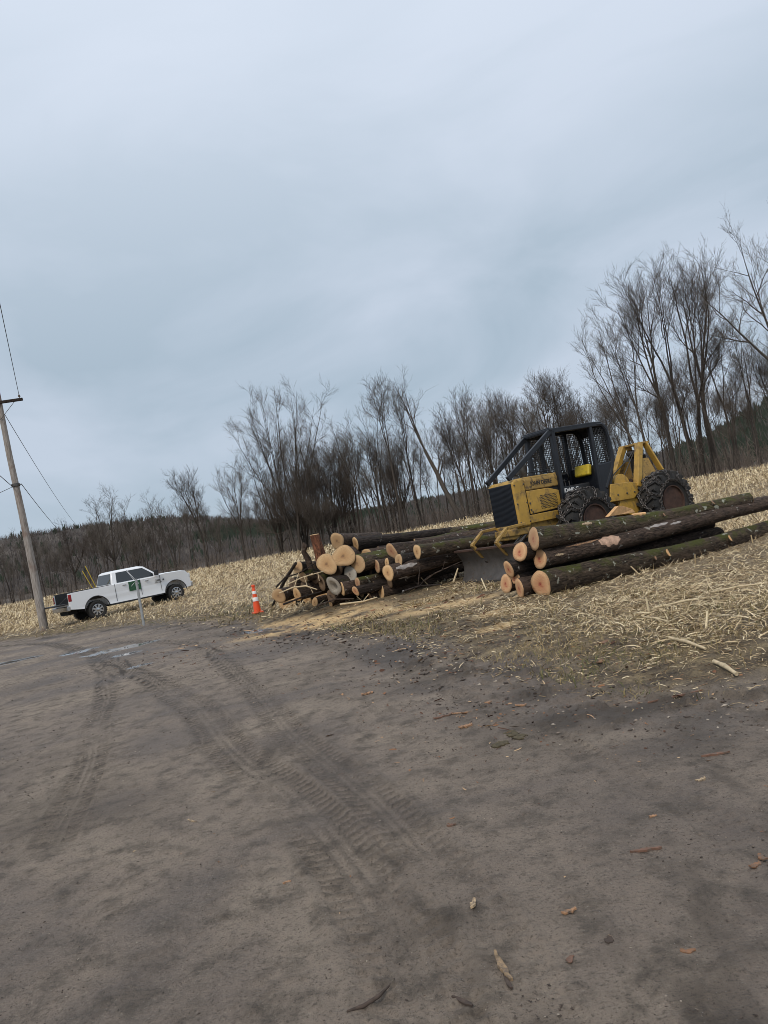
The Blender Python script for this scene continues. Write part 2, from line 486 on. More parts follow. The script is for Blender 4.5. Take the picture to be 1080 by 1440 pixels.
def build_ground():
    az = np.concatenate([np.arange(-180, -44, 4.0), np.linspace(-44, 44, 600), np.arange(48, 180, 4.0)])
    r = [0.002, 0.25]
    while r[-1] < 1.4: r.append(r[-1] * 1.18)
    while r[-1] < 42: r.append(r[-1] * 1.0056)
    while r[-1] < 3500: r.append(r[-1] * 1.07)
    r = np.array(r); na, nr = len(az), len(r)
    A, Rr = np.meshgrid(np.radians(az), r, indexing='ij')
    x = (np.sin(A) * Rr).ravel(); y = (np.cos(A) * Rr).ravel()
    s = sdist(x, y)
    z = tz(x, y)
    dz, dk = track_fields(x, y)
    rr = Rr.ravel()
    roadw = np.clip(-s / .6 + .3, 0, 1)
    near = rr < 45
    z = z + roadw * dz + roadw * np.where(rr < 45, -.05 * np.clip(fbm(x * .55 + 21, y * .55 + 3, 3) - .60, 0, 1), 0)
    micro = np.where(near, 0.012 * (fbm(x * 6, y * 6, 3) - .5) + 0.007 * (fbm(x * 28, y * 28, 2) - .5), 0)
    clod = np.where(near, np.clip(fbm(x * 11 + 50, y * 11, 3) - .60, 0, 1) * 0.16, 0)
    edge_clod = np.exp(-((s + .25) / .55) ** 2)
    z = z + micro + clod * (.25 + 1.2 * edge_clod)
    # ragged road edge
    sn = s + 1.1 * (fbm(x * .8 + 3, y * .8 + 31, 4) - .5) * np.clip(rr / 8, .6, 1.4)
    fm = np.clip(sn / .5 + .35, 0, 1)
    saw = np.zeros_like(x)
    for (cx, cy, rx, ry, a) in [(-1.9, 15.5, 1.8, 1.0, 1.), (-.4, 14.8, 1.8, .8, .9), (.9, 13.4, 1.2, .6, .85), (-2.7, 16.8, .7, .7, .8), (1.5, 11.2, .5, .35, .8), (1.2, 10.0, .3, .25, .9)]:
        d = ((x - cx) / rx) ** 2 + ((y - cy) / ry) ** 2
        saw = np.maximum(saw, a * np.clip(1.25 - d, 0, 1))
    saw = saw * np.clip(fbm(x * 2.6, y * 2.6 + 8, 4) * 4.2 - 1.05, 0, 1)
    wet = np.zeros_like(x)
    for (cx, cy, rx, ry, rot) in [(-6.9, 18.2, .95, .55, .5), (-6.2, 16.6, .35, .3, .5), (-3.25, 16.3, .5, .25, -.7), (-11.2, 20.0, 1.3, .6, .5), (-5.0, 13.9, .28, .2, .3), (-8.6, 19.6, .5, .5, 0)]:
        ca, sa = math.cos(rot), math.sin(rot)
        u = ((x - cx) * ca + (y - cy) * sa) / rx; v = (-(x - cx) * sa + (y - cy) * ca) / ry
        wet = np.maximum(wet, np.clip(1.15 - u * u - v * v + 1.5 * (fbm(x * 2.2, y * 2.2, 3) - .5), 0, 1))
    wetm = np.clip(wet * 3 - .35, 0, 1)
    z = z - 0.02 * wetm * 0 - (micro + clod * .25) * wetm
    # churned dark mud along the road's edge and in patches on the road
    dark = np.clip(fbm(x * .75 + 60, y * .75, 5, .6) * 3.6 - 1.80, 0, 1) * .45
    dark = np.maximum(dark, np.clip(fbm(x * 3.2 + 20, y * 1.3, 5, .62) * 4.2 - 2.55, 0, 1) * .7)
    dark = np.maximum(dark, np.clip(np.exp(-((s + .5) / .7) ** 2) * (fbm(x * 2, y * 2, 4) * 2.8 - .85), 0, 1) * .85)
    dark = np.maximum(dark, np.clip(clod * 9, 0, .8))
    tr = np.clip(np.maximum(dk, dark), 0, 1)
    mask = np.stack([fm, tr, saw, wetm], 1)
    verge = np.clip(1.25 - (s + 1.6 * (fbm(x * .5 + 11, y * .5, 3) - .5)) / 2.6, 0, 1)
    V = np.stack([x, y, z], 1)
    i = np.arange(na)[:, None]; j = np.arange(nr - 1)[None, :]
    i2 = (i + 1) % na
    Fq = np.stack([(i * nr + j), (i2 * nr + j), (i2 * nr + j + 1), (i * nr + j + 1)], -1).reshape(-1, 4)
    fs = s[Fq].mean(1)
    gm = make_ground_mat()
    for nm, sel in (('dirt_road', fs < 0), ('field', fs >= 0)):
        q = Fq[sel]; used, inv = np.unique(q, return_inverse=True)
        me = np_mesh(nm, V[used], inv.reshape(-1, 4), attrs={'mask': mask[used], 'verge': verge[used]}, smooth=True)
        o = link(nm, me, gm); o['kind'] = 'structure'
        o['label'] = 'damp brown dirt road with tyre tracks' if nm == 'dirt_road' else 'harvested corn field of tan residue rising to the woods'
build_ground()

# ------------------------------------------------------------------ hill and woods
def tubes_np(P, R_, m):
    """P (N,k,3), R_ (N,k): N tubes with m sides -> verts, quads"""
    Nn, k, _ = P.shape
    T = np.gradient(P, axis=1)
    T /= np.maximum(np.linalg.norm(T, axis=2, keepdims=True), 1e-9)
    d0 = P[:, -1] - P[:, 0]; d0 /= np.maximum(np.linalg.norm(d0, axis=1, keepdims=True), 1e-9)
    ref = np.where(np.abs(d0[:, 2:3]) < .8, np.array([[0, 0, 1.]]), np.array([[1., 0, 0]]))
    A = np.cross(ref[:, None, :], T); A /= np.maximum(np.linalg.norm(A, axis=2, keepdims=True), 1e-9)
    B = np.cross(T, A)
    an = 2 * np.pi * np.arange(m) / m
    V = P[:, :, None, :] + R_[:, :, None, None] * (A[:, :, None, :] * np.cos(an)[None, None, :, None] + B[:, :, None, :] * np.sin(an)[None, None, :, None])
    n = np.arange(Nn)[:, None, None]; i = np.arange(k - 1)[None, :, None]; j = np.arange(m)[None, None, :]
    b = n * k * m
    Fq = np.stack([b + i * m + j, b + i * m + (j + 1) % m, b + (i + 1) * m + (j + 1) % m, b + (i + 1) * m + j], -1).reshape(-1, 4)
    return V.reshape(-1, 3), Fq
def join_np(parts):
    V = []; Fq = []; n = 0
    for v, f in parts:
        V.append(v); Fq.append(f + n); n += len(v)
    return np.concatenate(V), np.concatenate(Fq)

def grow(rs, p0, d0, L, r0, k, up, wob, taper=.25):
    """one bent branch as k points"""
    P = np.zeros((k, 3)); P[0] = p0; d = np.array(d0, float)
    for i in range(1, k):
        d = d + rs.normal(0, wob, 3); d[2] += up
        d /= np.linalg.norm(d)
        P[i] = P[i - 1] + d * L / (k - 1)
    R_ = r0 * (1 - (1 - taper) * np.linspace(0, 1, k))
    return P, R_
def along(P, R_, t):
    k = len(P) - 1; x = t * k; i = min(int(x), k - 1); f = x - i
    d = P[i + 1] - P[i]
    return P[i] * (1 - f) + P[i + 1] * f, d / np.linalg.norm(d), R_[i] * (1 - f) + R_[i + 1] * f
def side_dir(rs, d, ang, az):
    ref = np.array([0, 0, 1.]) if abs(d[2]) < .9 else np.array([1., 0, 0])
    a = np.cross(ref, d); a /= np.linalg.norm(a); b = np.cross(d, a)
    return d * math.cos(ang) + (a * math.cos(az) + b * math.sin(az)) * math.sin(ang)

def tree_meshes(seed, H, stems=1, fork=.35, crown=.38, limbs=14, limb_len=.30, ang=(28, 48), lean=(0, 0), r=.16, sub=7, twig=7, tw3=3, upl=.10, spread=.12, droop=0.0, leaders=3, lead_ang=(10, 26), low=2):
    rs = np.random.default_rng(seed)
    big = {}; small = {}
    def put(dct, P, R_, m): dct.setdefault((len(P), m), []).append((P, R_))
    base = np.array([0, 0, -.25])
    tr = []
    d = np.array([lean[0], lean[1], 1.]); d /= np.linalg.norm(d)
    if stems == 1:
        P, R_ = grow(rs, base, d, H, r, 12, .03, .035, .10); tr.append((P, R_, crown))
    else:
        for s_ in range(stems):
            a = 2 * np.pi * s_ / stems + rs.uniform(-.5, .5)
            dd = d + np.array([math.cos(a), math.sin(a), 0]) * spread * rs.uniform(.6, 1.5)
            P, R_ = grow(rs, base + np.array([math.cos(a), math.sin(a), 0]) * r * 1.1, dd / np.linalg.norm(dd), H * rs.uniform(.8, 1.03), r * rs.uniform(.65, 1), 12, .03, .04, .10)
            tr.append((P, R_, crown * rs.uniform(.85, 1.15)))
    tr2 = []
    for P, R_, cb in tr:
        kf = max(3, int(round(fork * 11 + rs.uniform(-.8, .8))))
        put(big, P[:kf + 1], R_[:kf + 1], 7)
        p, dd, rr = P[kf], P[kf] - P[kf - 1], R_[kf]
        dd = dd / np.linalg.norm(dd)
        Hl = H - p[2]; g0 = rs.uniform(0, 6.28); nlead = leaders if len(tr) == 1 else max(2, leaders - 1)
        for q in range(nlead):
            ld = side_dir(rs, dd, rad(rs.uniform(*lead_ang)), g0 + q * 6.283 / nlead + rs.uniform(-.4, .4))
            Pq, Rq = grow(rs, p, ld, Hl * rs.uniform(.84, 1.0), rr * rs.uniform(.55, .8), 10, .075, .06, .12)
            tr2.append((Pq, Rq, .22 + .16 * rs.random()))
        if low:      # a few limbs below the fork
            for q in range(low):
                p_, d_, r_ = along(P[:kf + 1], R_[:kf + 1], rs.uniform(.45, .98))
                ld = side_dir(rs, d_, rad(rs.uniform(35, 60)), rs.uniform(0, 6.28))
                Pq, Rq = grow(rs, p_, ld, H * limb_len * rs.uniform(.7, 1.0), r_ * .45, 8, .08, .1, .15)
                tr2.append((Pq, Rq, .25))
    for P, R_, cb in tr2:
        put(big, P, R_, 6)
        nl = max(4, int(limbs / len(tr2) * 1.25))
        g0 = rs.uniform(0, 6.28)
        for i in range(nl):
            t = cb + (1 - cb) * ((i + rs.uniform(0, .9)) / nl) ** .9
            t = min(t, .97)
            p, dd, rr = along(P, R_, t)
            ld = side_dir(rs, dd, rad(rs.uniform(*ang)), g0 + i * 2.4 + rs.uniform(-.4, .4))
            LL = H * limb_len * (1.05 - .45 * (t - cb) / (1 - cb)) * rs.uniform(.65, 1.1)
            Pl, Rl = grow(rs, p, ld, LL, min(rr * .75, r * .5), 7, upl - droop, .10, .2)
            put(big, Pl, Rl, 5)
            ns = max(3, int(sub * min(1, LL / (H * limb_len * .85))))
            for j in range(ns):
                t2 = .12 + .86 * (j + rs.uniform(0, .9)) / ns
                p2, d2, r2 = along(Pl, Rl, min(t2, .98))
                sd = side_dir(rs, d2, rad(rs.uniform(22, 42)), rs.uniform(0, 6.28))
                LS = LL * rs.uniform(.42, .75) * (1.15 - .45 * t2)
                Ps, Rs = grow(rs, p2, sd, LS, max(r2 * .6, .014), 5, upl * 1.1 - droop, .10, .35)
                put(small, Ps, Rs, 3)
                nt_ = max(2, int(round(twig * min(1.1, LS / (H * .085)))))
                for q in range(nt_):
                    t3 = .12 + .86 * (q + rs.uniform(0, .9)) / nt_
                    p3, d3, r3 = along(Ps, Rs, min(t3, .98))
                    td = side_dir(rs, d3, rad(rs.uniform(18, 38)), rs.uniform(0, 6.28))
                    LT = H / 18 * rs.uniform(.55, 1.25)
                    Pt, Rt = grow(rs, p3, td, LT, max(r3 * .55, .009), 4, upl * .9 - droop, .09, .5)
                    put(small, Pt, Rt, 3)
                    for w_ in range(tw3):
                        p4, d4, r4 = along(Pt, Rt, rs.uniform(.2, .9))
                        Pw, Rw = grow(rs, p4, side_dir(rs, d4, rad(rs.uniform(18, 38)), rs.uniform(0, 6.28)), LT * rs.uniform(.45, .85), .0075, 3, upl * .8, .08, .6)
                        put(small, Pw, Rw, 3)
    out = []
    for dct, nm in ((big, 'trunk'), (small, 'crown')):
        parts = [tubes_np(np.array([a for a, _ in L]), np.array([b for _, b in L]), m) for (k, m), L in dct.items()]
        V, Fq = join_np(parts)
        out.append(np_mesh(nm, V, Fq, smooth=True))
    return out

def bark_tree_mat():
    m, nt, b = base_mat('tree_bark')
    v = coords(nt)
    n1 = noise(nt, mapping(nt, v, (3, 3, .7)), 3.0, 5)
    rn = obj_random(nt)
    c1 = ramp(nt, rn, [(0.0, (0.042, 0.034, 0.029)), (0.5, (0.070, 0.059, 0.050)), (1.0, (0.115, 0.098, 0.083))])
    c = mix(nt, maprange(nt, n1, .4, .68), c1, (0.070, 0.060, 0.053))
    nt.links.new(c, b.inputs['Base Color']); b.inputs['Roughness'].default_value = .9
    b.inputs['Specular IOR Level'].default_value = .15
    return m
def twig_mat():
    m, nt, b = base_mat('tree_twigs')
    rn = obj_random(nt)
    c = ramp(nt, rn, [(0.0, (0.078, 0.062, 0.052)), (0.5, (0.108, 0.090, 0.076)), (1.0, (0.145, 0.124, 0.104))])
    nt.links.new(c, b.inputs['Base Color']); b.inputs['Roughness'].default_value = .9
    b.inputs['Specular IOR Level'].default_value = .15
    return m
M_BARK, M_TWIG = bark_tree_mat(), twig_mat()
PROTO = {}
def proto(key, **kw):
    tm, cm = tree_meshes(**kw)
    tm.materials.append(M_BARK); cm.materials.append(M_TWIG)
    PROTO[key] = (tm, cm, kw['H'])
def put_tree(key, x, y, H, rz, label, group, name='bare_tree', lean=(0, 0), wide=1.0):
    tm, cm, H0 = PROTO[key]
    root = empty(name, (x, y, float(tz(np.array([x]), np.array([y]), False)[0]) - .05))
    root.rotation_euler = (Matrix.Rotation(lean[1], 3, 'Y') @ Matrix.Rotation(lean[0], 3, 'X') @ Matrix.Rotation(rz, 3, 'Z')).to_euler()
    s = H / H0
    root.scale = (s * wide, s * wide, s)
    for me, nm in ((tm, 'trunk'), (cm, 'crown')):
        o = bpy.data.objects.new(nm, me); col.objects.link(o); o.parent = root
    tag(root, label, 'tree', group)
    return root

proto('slim', seed=1, H=16, fork=.48, leaders=3, lead_ang=(6, 16), limbs=22, limb_len=.18, r=.16, sub=6, twig=5, tw3=2, ang=(22, 42), low=1)
proto('slim2', seed=2, H=15, stems=2, fork=.45, leaders=3, lead_ang=(6, 17), limbs=24, limb_len=.18, r=.15, sub=6, twig=5, tw3=2, ang=(22, 42), spread=.08, low=1)
proto('vase', seed=3, H=19, stems=2, fork=.38, leaders=4, lead_ang=(6, 20), limbs=32, limb_len=.19, r=.26, sub=6, twig=6, tw3=3, ang=(18, 40), spread=.07, upl=.09, low=1)
proto('vase2', seed=14, H=19, stems=1, fork=.38, leaders=5, lead_ang=(7, 24), limbs=32, limb_len=.20, r=.30, sub=6, twig=6, tw3=3, ang=(20, 42), upl=.10, low=1)
proto('broad', seed=5, H=15, fork=.30, leaders=6, lead_ang=(16, 40), limbs=32, limb_len=.22, r=.25, sub=6, twig=6, tw3=3, ang=(25, 50), upl=.09)
proto('bushy', seed=6, H=19, stems=4, fork=.22, leaders=4, lead_ang=(7, 24), limbs=46, limb_len=.18, r=.20, sub=7, twig=6, tw3=3, ang=(22, 45), spread=.11, upl=.09, low=3)
proto('oak', seed=7, H=19, fork=.32, leaders=6, lead_ang=(16, 42), limbs=38, limb_len=.25, r=.36, sub=7, twig=6, tw3=3, ang=(30, 60), upl=.07)
proto('tall', seed=8, H=18, fork=.55, leaders=3, lead_ang=(5, 16), limbs=20, limb_len=.16, r=.18, sub=6, twig=5, tw3=2, ang=(22, 42), low=0)
proto('snag', seed=9, H=17, fork=.50, leaders=4, lead_ang=(5, 24), limbs=14, limb_len=.17, r=.34, sub=4, twig=3, tw3=1, ang=(20, 45), upl=.02)
proto('thin', seed=10, H=14, fork=.55, leaders=2, lead_ang=(4, 14), limbs=16, limb_len=.14, r=.11, sub=5, twig=4, tw3=2, ang=(18, 36), upl=.12, low=0)

def pos(px, D):
    p = at(px, 850 - .185 * px, D); return p.x, p.y
FRONT = [
    ('slim2', 18, 126, 12.5, 1.0, 'bare tree at the far left edge, left of the utility pole', 1.1),
    ('broad', 108, 126, 11.5, 2.0, 'small bare tree right of the pole, in front of the wooded hill', 1.0),
    ('broad', 165, 124, 15.0, 3.0, 'round spreading bare tree above the white pickup cab', 1.15),
    ('slim', 205, 128, 11.0, 3.6, 'low thin bare tree between the round tree and the pickup hood', 1.0),
    ('slim2', 250, 121, 13.5, .5, 'bare twin stemmed tree above the hood of the pickup', 1.2),
    ('vase2', 292, 118, 15.5, 1.3, 'vase shaped bare tree left of the traffic cone', 1.0),
    ('vase', 345, 110, 14.0, 2.2, 'bare tree behind the traffic cone, left of the big bushy tree', 1.0),
    ('bushy', 418, 92, 20.5, 4.0, 'tallest dense bushy bare tree behind the left log pile', .95),
    ('bushy', 396, 97, 14.5, 2.6, 'low dense bushy bare tree left of the tallest bushy one', 1.0),
    ('bushy', 470, 94, 12.5, 5.1, 'lowest dense bushy bare tree at the right of the bushy thicket', 1.0),
    ('bushy', 430, 99, 13.5, 3.3, 'dark dense bushy tree hidden behind the tallest bushy one', 1.1),
    ('bushy', 452, 90, 15.0, 1.7, 'lower dense bushy bare tree right of the tallest bushy one', .9),
    ('slim', 512, 92, 13.0, 4.9, 'slender bare tree right of the bushy thicket', 1.0),
    ('slim2', 535, 88, 16.0, 5.6, 'slender leaning twin trunks left of the broken dead tree', 1.0),
    ('tall', 566, 86, 17.2, .9, 'tall straight bare tree left of the broken dead tree', 1.0),
    ('tall', 592, 87, 16.5, 3.9, 'tall thin bare tree just beside the broken dead tree', .9),
    ('thin', 672, 82, 14.8, 2.5, 'lone thin tall tree right of the broken dead tree', .9),
    ('slim', 705, 84, 10.5, 3.3, 'short bare tree left of the machine roof guard', 1.1),
    ('broad', 745, 82, 9.5, 1.1, 'short round bare tree behind the machine hood', 1.1),
    ('vase2', 792, 78, 13.4, 5.2, 'bare tree rising behind the roof of the yellow machine', 1.0),
    ('slim2', 825, 80, 11.5, 2.8, 'bare tree right of the machine roof, lower than its neighbour', 1.2),
    ('vase', 918, 67, 15.8, .2, 'leftmost leaning tree of the tall group at right', .85),
    ('vase2', 952, 66, 17.6, 2.1, 'second tree of the tall group, left of the two tallest', .85),
    ('vase', 985, 66, 19.6, 3.4, 'tallest many stemmed tree of the group at right', .95),
    ('vase2', 1010, 67, 18.8, 4.4, 'right hand trunk of the tall group, beside the tallest', .9),
    ('slim', 1040, 64, 12.8, 1.5, 'shorter bare tree between the tall group and the edge tree', 1.1),
    ('slim2', 1072, 62, 12.2, 4.1, 'short bare tree below the wide crown at the right edge', 1.1),
    ('oak', 1140, 58, 17.8, .8, 'wide spreading bare tree cut by the right edge', .85),
]
for key, px, D, H, rz, lab, wide in FRONT:
    x, y = pos(px, D)
    ln = {918: (0, -rad(6)), 952: (0, -rad(3)), 535: (0, -rad(5)), 418: (0, -rad(2))}.get(px, (0, 0))
    put_tree(key, x, y, H, rz, lab, None, lean=ln, wide=wide)
x, y = pos(648, 84)
put_tree('snag', x, y, 17.2, 2.0, 'broken dead tree leaning hard to the left in the middle of the woods', None, name='dead_tree', lean=(0, -rad(15)))
rs = np.random.default_rng(77)
keys = ['slim', 'slim2', 'tall', 'thin', 'tall', 'slim', 'thin', 'tall', 'broad']
keys_r = ['slim', 'slim2', 'tall', 'thin', 'tall', 'thin']
n_back = 0
for i in range(299):
    az = rs.uniform(-36, 37)
    dep = rs.uniform(3, 60) if i % 3 else rs.uniform(.5, 12)
    if i > 225: az = rs.uniform(-7, 16); dep = rs.uniform(1, 16)
    if i > 274: az = rs.uniform(-31, -8); dep = rs.uniform(0, 9)
    rr = r_far(az) + dep
    hh = np.interp(az, [-30, -12, -8, 0, 10, 16, 20, 37], [8.0, 8.6, 10.5, 10.5, 11, 9.5, 9.5, 10.0]) * rs.uniform(.70, 1.08) * (1 + dep / 220) * (1.2 if i > 225 else 1)
    a = rad(az)
    kk = keys_r if az > 15 else (['tall', 'thin', 'slim'] if i > 274 else (keys + ['vase2', 'vase'] if i > 225 else keys))
    put_tree(kk[rs.integers(len(kk))], math.sin(a) * rr, math.cos(a) * rr, hh, rs.uniform(0, 6.28),
             'thin bare grey tree deep in the woods behind the field', 'bare trees deep in the woods', name='woods_tree', wide=rs.uniform(.8, 1.15))

def build_thicket():
    rs = np.random.default_rng(5)
    n = 6000
    az = rs.uniform(-38, 39, n); dep = 1.0 + 55 * rs.random(n) ** 1.5
    rr = r_far(az) + dep; a = np.radians(az)
    x = np.sin(a) * rr; y = np.cos(a) * rr; z = tz(x, y, False) - .1
    h = rs.uniform(.5, 2.2, n) * (1 + .8 * (rs.random(n) < .12))
    k = 4
    P = np.zeros((n, k, 3)); lean = rs.normal(0, .16, (n, 2))
    for i in range(k):
        t = i / (k - 1)
        P[:, i, 0] = x + lean[:, 0] * h * t + rs.normal(0, .05, n) * h * t
        P[:, i, 1] = y + lean[:, 1] * h * t
        P[:, i, 2] = z + h * t
    R_ = (.014 + .007 * h)[:, None] * np.linspace(1, .25, k)[None, :]
    parts = [tubes_np(P, R_, 3)]
    # side twigs
    m = 3
    ii = np.repeat(np.arange(n), m); nn = len(ii)
    t = rs.uniform(.25, .95, nn); f = t * (k - 1); i0 = np.minimum(f.astype(int), k - 2); fr = (f - i0)[:, None]
    p = P[ii, i0] * (1 - fr) + P[ii, i0 + 1] * fr
    az2 = rs.uniform(0, 6.28, nn); L = h[ii] * rs.uniform(.15, .42, nn)
    d = np.stack([np.cos(az2), np.sin(az2), rs.uniform(.3, 1.4, nn)], 1); d /= np.linalg.norm(d, axis=1, keepdims=True)
    Q = np.stack([p, p + d * (L * .5)[:, None], p + d * L[:, None] + np.array([0, 0, .12]) * L[:, None]], 1)
    R2 = np.full((nn, 3), .013) * np.array([1.2, 1, .6])
    parts.append(tubes_np(Q, R2, 3))
    V, Fq = join_np(parts)
    me = np_mesh('undergrowth', V, Fq)
    o = link('undergrowth', me, simple('undergrowth_stems', (0.160, 0.128, 0.105), .9, var=.55, scale=.35))
    tag(o, 'dense brown leafless undergrowth along the edge of the woods', 'undergrowth', kind='stuff')
build_thicket()

def build_hill():
    az = np.linspace(-62, 62, 200); t = np.linspace(0, 1, 40)
    Rc = np.interp(az, [-60, -25, -5, 12, 20, 30, 60], [620, 640, 600, 420, 300, 250, 240])
    el = np.interp(az, [-60, -36, -28, -22, -16, -12, -8, 0, 12, 20, 24, 27, 32, 60], [.050, .066, .076, .077, .071, .056, .040, .032, .028, .028, .036, .058, .085, .08])
    A, T = np.meshgrid(az, t, indexing='ij')
    R_ = Rc[:, None] * (.55 + .75 * T)
    prof = np.where(T < .6, (T / .6) ** 1.6 * (1 - .25 * (T / .6)) / .75, 1 - .5 * ((T - .6) / .4) ** 2)
    z = el[:, None] * Rc[:, None] * prof * (1 + .10 * (fbm(A * .25 + 4, T * 4, 3) - .5)) + 1.2
    x = np.sin(np.radians(A)) * R_; y = np.cos(np.radians(A)) * R_
    V = np.stack([x, y, z], -1).reshape(-1, 3)
    i = np.arange(199)[:, None]; j = np.arange(39)[None, :]
    Fq = np.stack([i * 40 + j, (i + 1) * 40 + j, (i + 1) * 40 + j + 1, i * 40 + j + 1], -1).reshape(-1, 4)
    me = np_mesh('hill', V, Fq, smooth=True)
    o = link('hill', me, simple('hill_floor', (0.075, 0.062, 0.050), .95, var=.4, scale=.03)); o['kind'] = 'structure'
    # trees covering the hill
    rs = np.random.default_rng(3)
    n = 16000
    ai = rs.uniform(-45, 45, n); ti = rs.uniform(.08, .72, n)
    Rci = np.interp(ai, az, Rc); eli = np.interp(ai, az, el)
    pr = np.where(ti < .6, (ti / .6) ** 1.6 * (1 - .25 * (ti / .6)) / .75, 1 - .5 * ((ti - .6) / .4) ** 2)
    R2 = Rci * (.55 + .75 * ti); zz = eli * Rci * pr + .6
    xx = np.sin(np.radians(ai)) * R2; yy = np.cos(np.radians(ai)) * R2
    con = (rs.random(n) < np.where(ai > 22, .6, .10)) | (fbm(xx * .01, yy * .01, 3) > .66)
    # every far tree is a loose bunch of thin upright spires
    k = 5
    hh = rs.uniform(4.5, 8.0, n) * np.where(ai > 15, .8, 1)
    ii = np.repeat(np.arange(n), k); m = len(ii)
    cj = con[ii]
    off = rs.normal(0, 1, (m, 2)) * (hh[ii] * np.where(cj, .06, .16))[:, None]
    h1 = hh[ii] * rs.uniform(.60, .88, m) * np.where(cj, 1.05, 1)
    w1 = np.where(cj, hh[ii] * .13, hh[ii] * .045) * rs.uniform(.7, 1.4, m)
    a0 = rs.uniform(0, 6.28, m); base = []
    for q in range(3):
        aq = a0 + q * 2.094
        base.append(np.stack([xx[ii] + off[:, 0] * .5 + w1 * np.cos(aq), yy[ii] + off[:, 1] * .5 + w1 * np.sin(aq), zz[ii]], 1))
    tip = np.stack([xx[ii] + off[:, 0] * 1.5, yy[ii] + off[:, 1] * 1.5, zz[ii] + h1], 1)
    V = np.stack(base + [tip], 1).reshape(-1, 3)
    b_ = np.arange(m)[:, None, None] * 4
    Ft = (b_ + np.array([(0, 1, 3), (1, 2, 3), (2, 0, 3)])[None]).reshape(-1, 3)
    tint = np.repeat(np.where(cj, rs.uniform(0, .3, m), rs.uniform(.5, 1, m)), 4)
    me = np_mesh('hill_forest', V, Ft=Ft, attrs={'tint': tint})
    mt = tint_mat('hill_forest', [(0, (0.018, 0.028, 0.018)), (.35, (0.034, 0.042, 0.028)), (.5, (0.060, 0.052, 0.049)), (1, (0.098, 0.086, 0.080))], .95)
    o = link('hill_forest', me, mt)
    tag(o, 'dark far wooded hillside of bare trees and evergreens', 'forest', kind='stuff')
build_hill()

# ------------------------------------------------------------------ corn residue, grass, crumbs
def strips(rs, x, y, z, L, W, yaw, pitch, curl, k, zoff=0.01):
    n = len(x)
    dirh = np.stack([np.cos(yaw), np.sin(yaw)], 1)
    perp = np.stack([-np.sin(yaw), np.cos(yaw), np.zeros(n)], 1)
    roll = rs.uniform(-.9, .9, n)
    wv = perp * np.cos(roll)[:, None]; wv[:, 2] = np.sin(roll)
    P = np.zeros((n, k, 3)); P[:, 0] = np.stack([x, y, z + zoff], 1)
    yw = yaw.copy(); pt = pitch.copy()
    bend = rs.normal(0, .5, n)
    for i in range(1, k):
        d = np.stack([np.cos(yw) * np.cos(pt), np.sin(yw) * np.cos(pt), np.sin(pt)], 1)
        P[:, i] = P[:, i - 1] + d * (L / (k - 1))[:, None]
        yw = yw + bend; pt = pt - curl
    prof = np.array([.6, 1., .75, .25, .1][:k]) if k > 2 else np.array([1., .5])
    Wv = wv[:, None, :] * (W[:, None] * prof[None, :])[:, :, None] * .5
    V = np.stack([P - Wv, P + Wv], 2).reshape(-1, 3)
    b = np.arange(n)[:, None] * k * 2; i = np.arange(k - 1)[None, :] * 2
    Fq = np.stack([b + i, b + i + 1, b + i + 3, b + i + 2], -1).reshape(-1, 4)
    return V, Fq
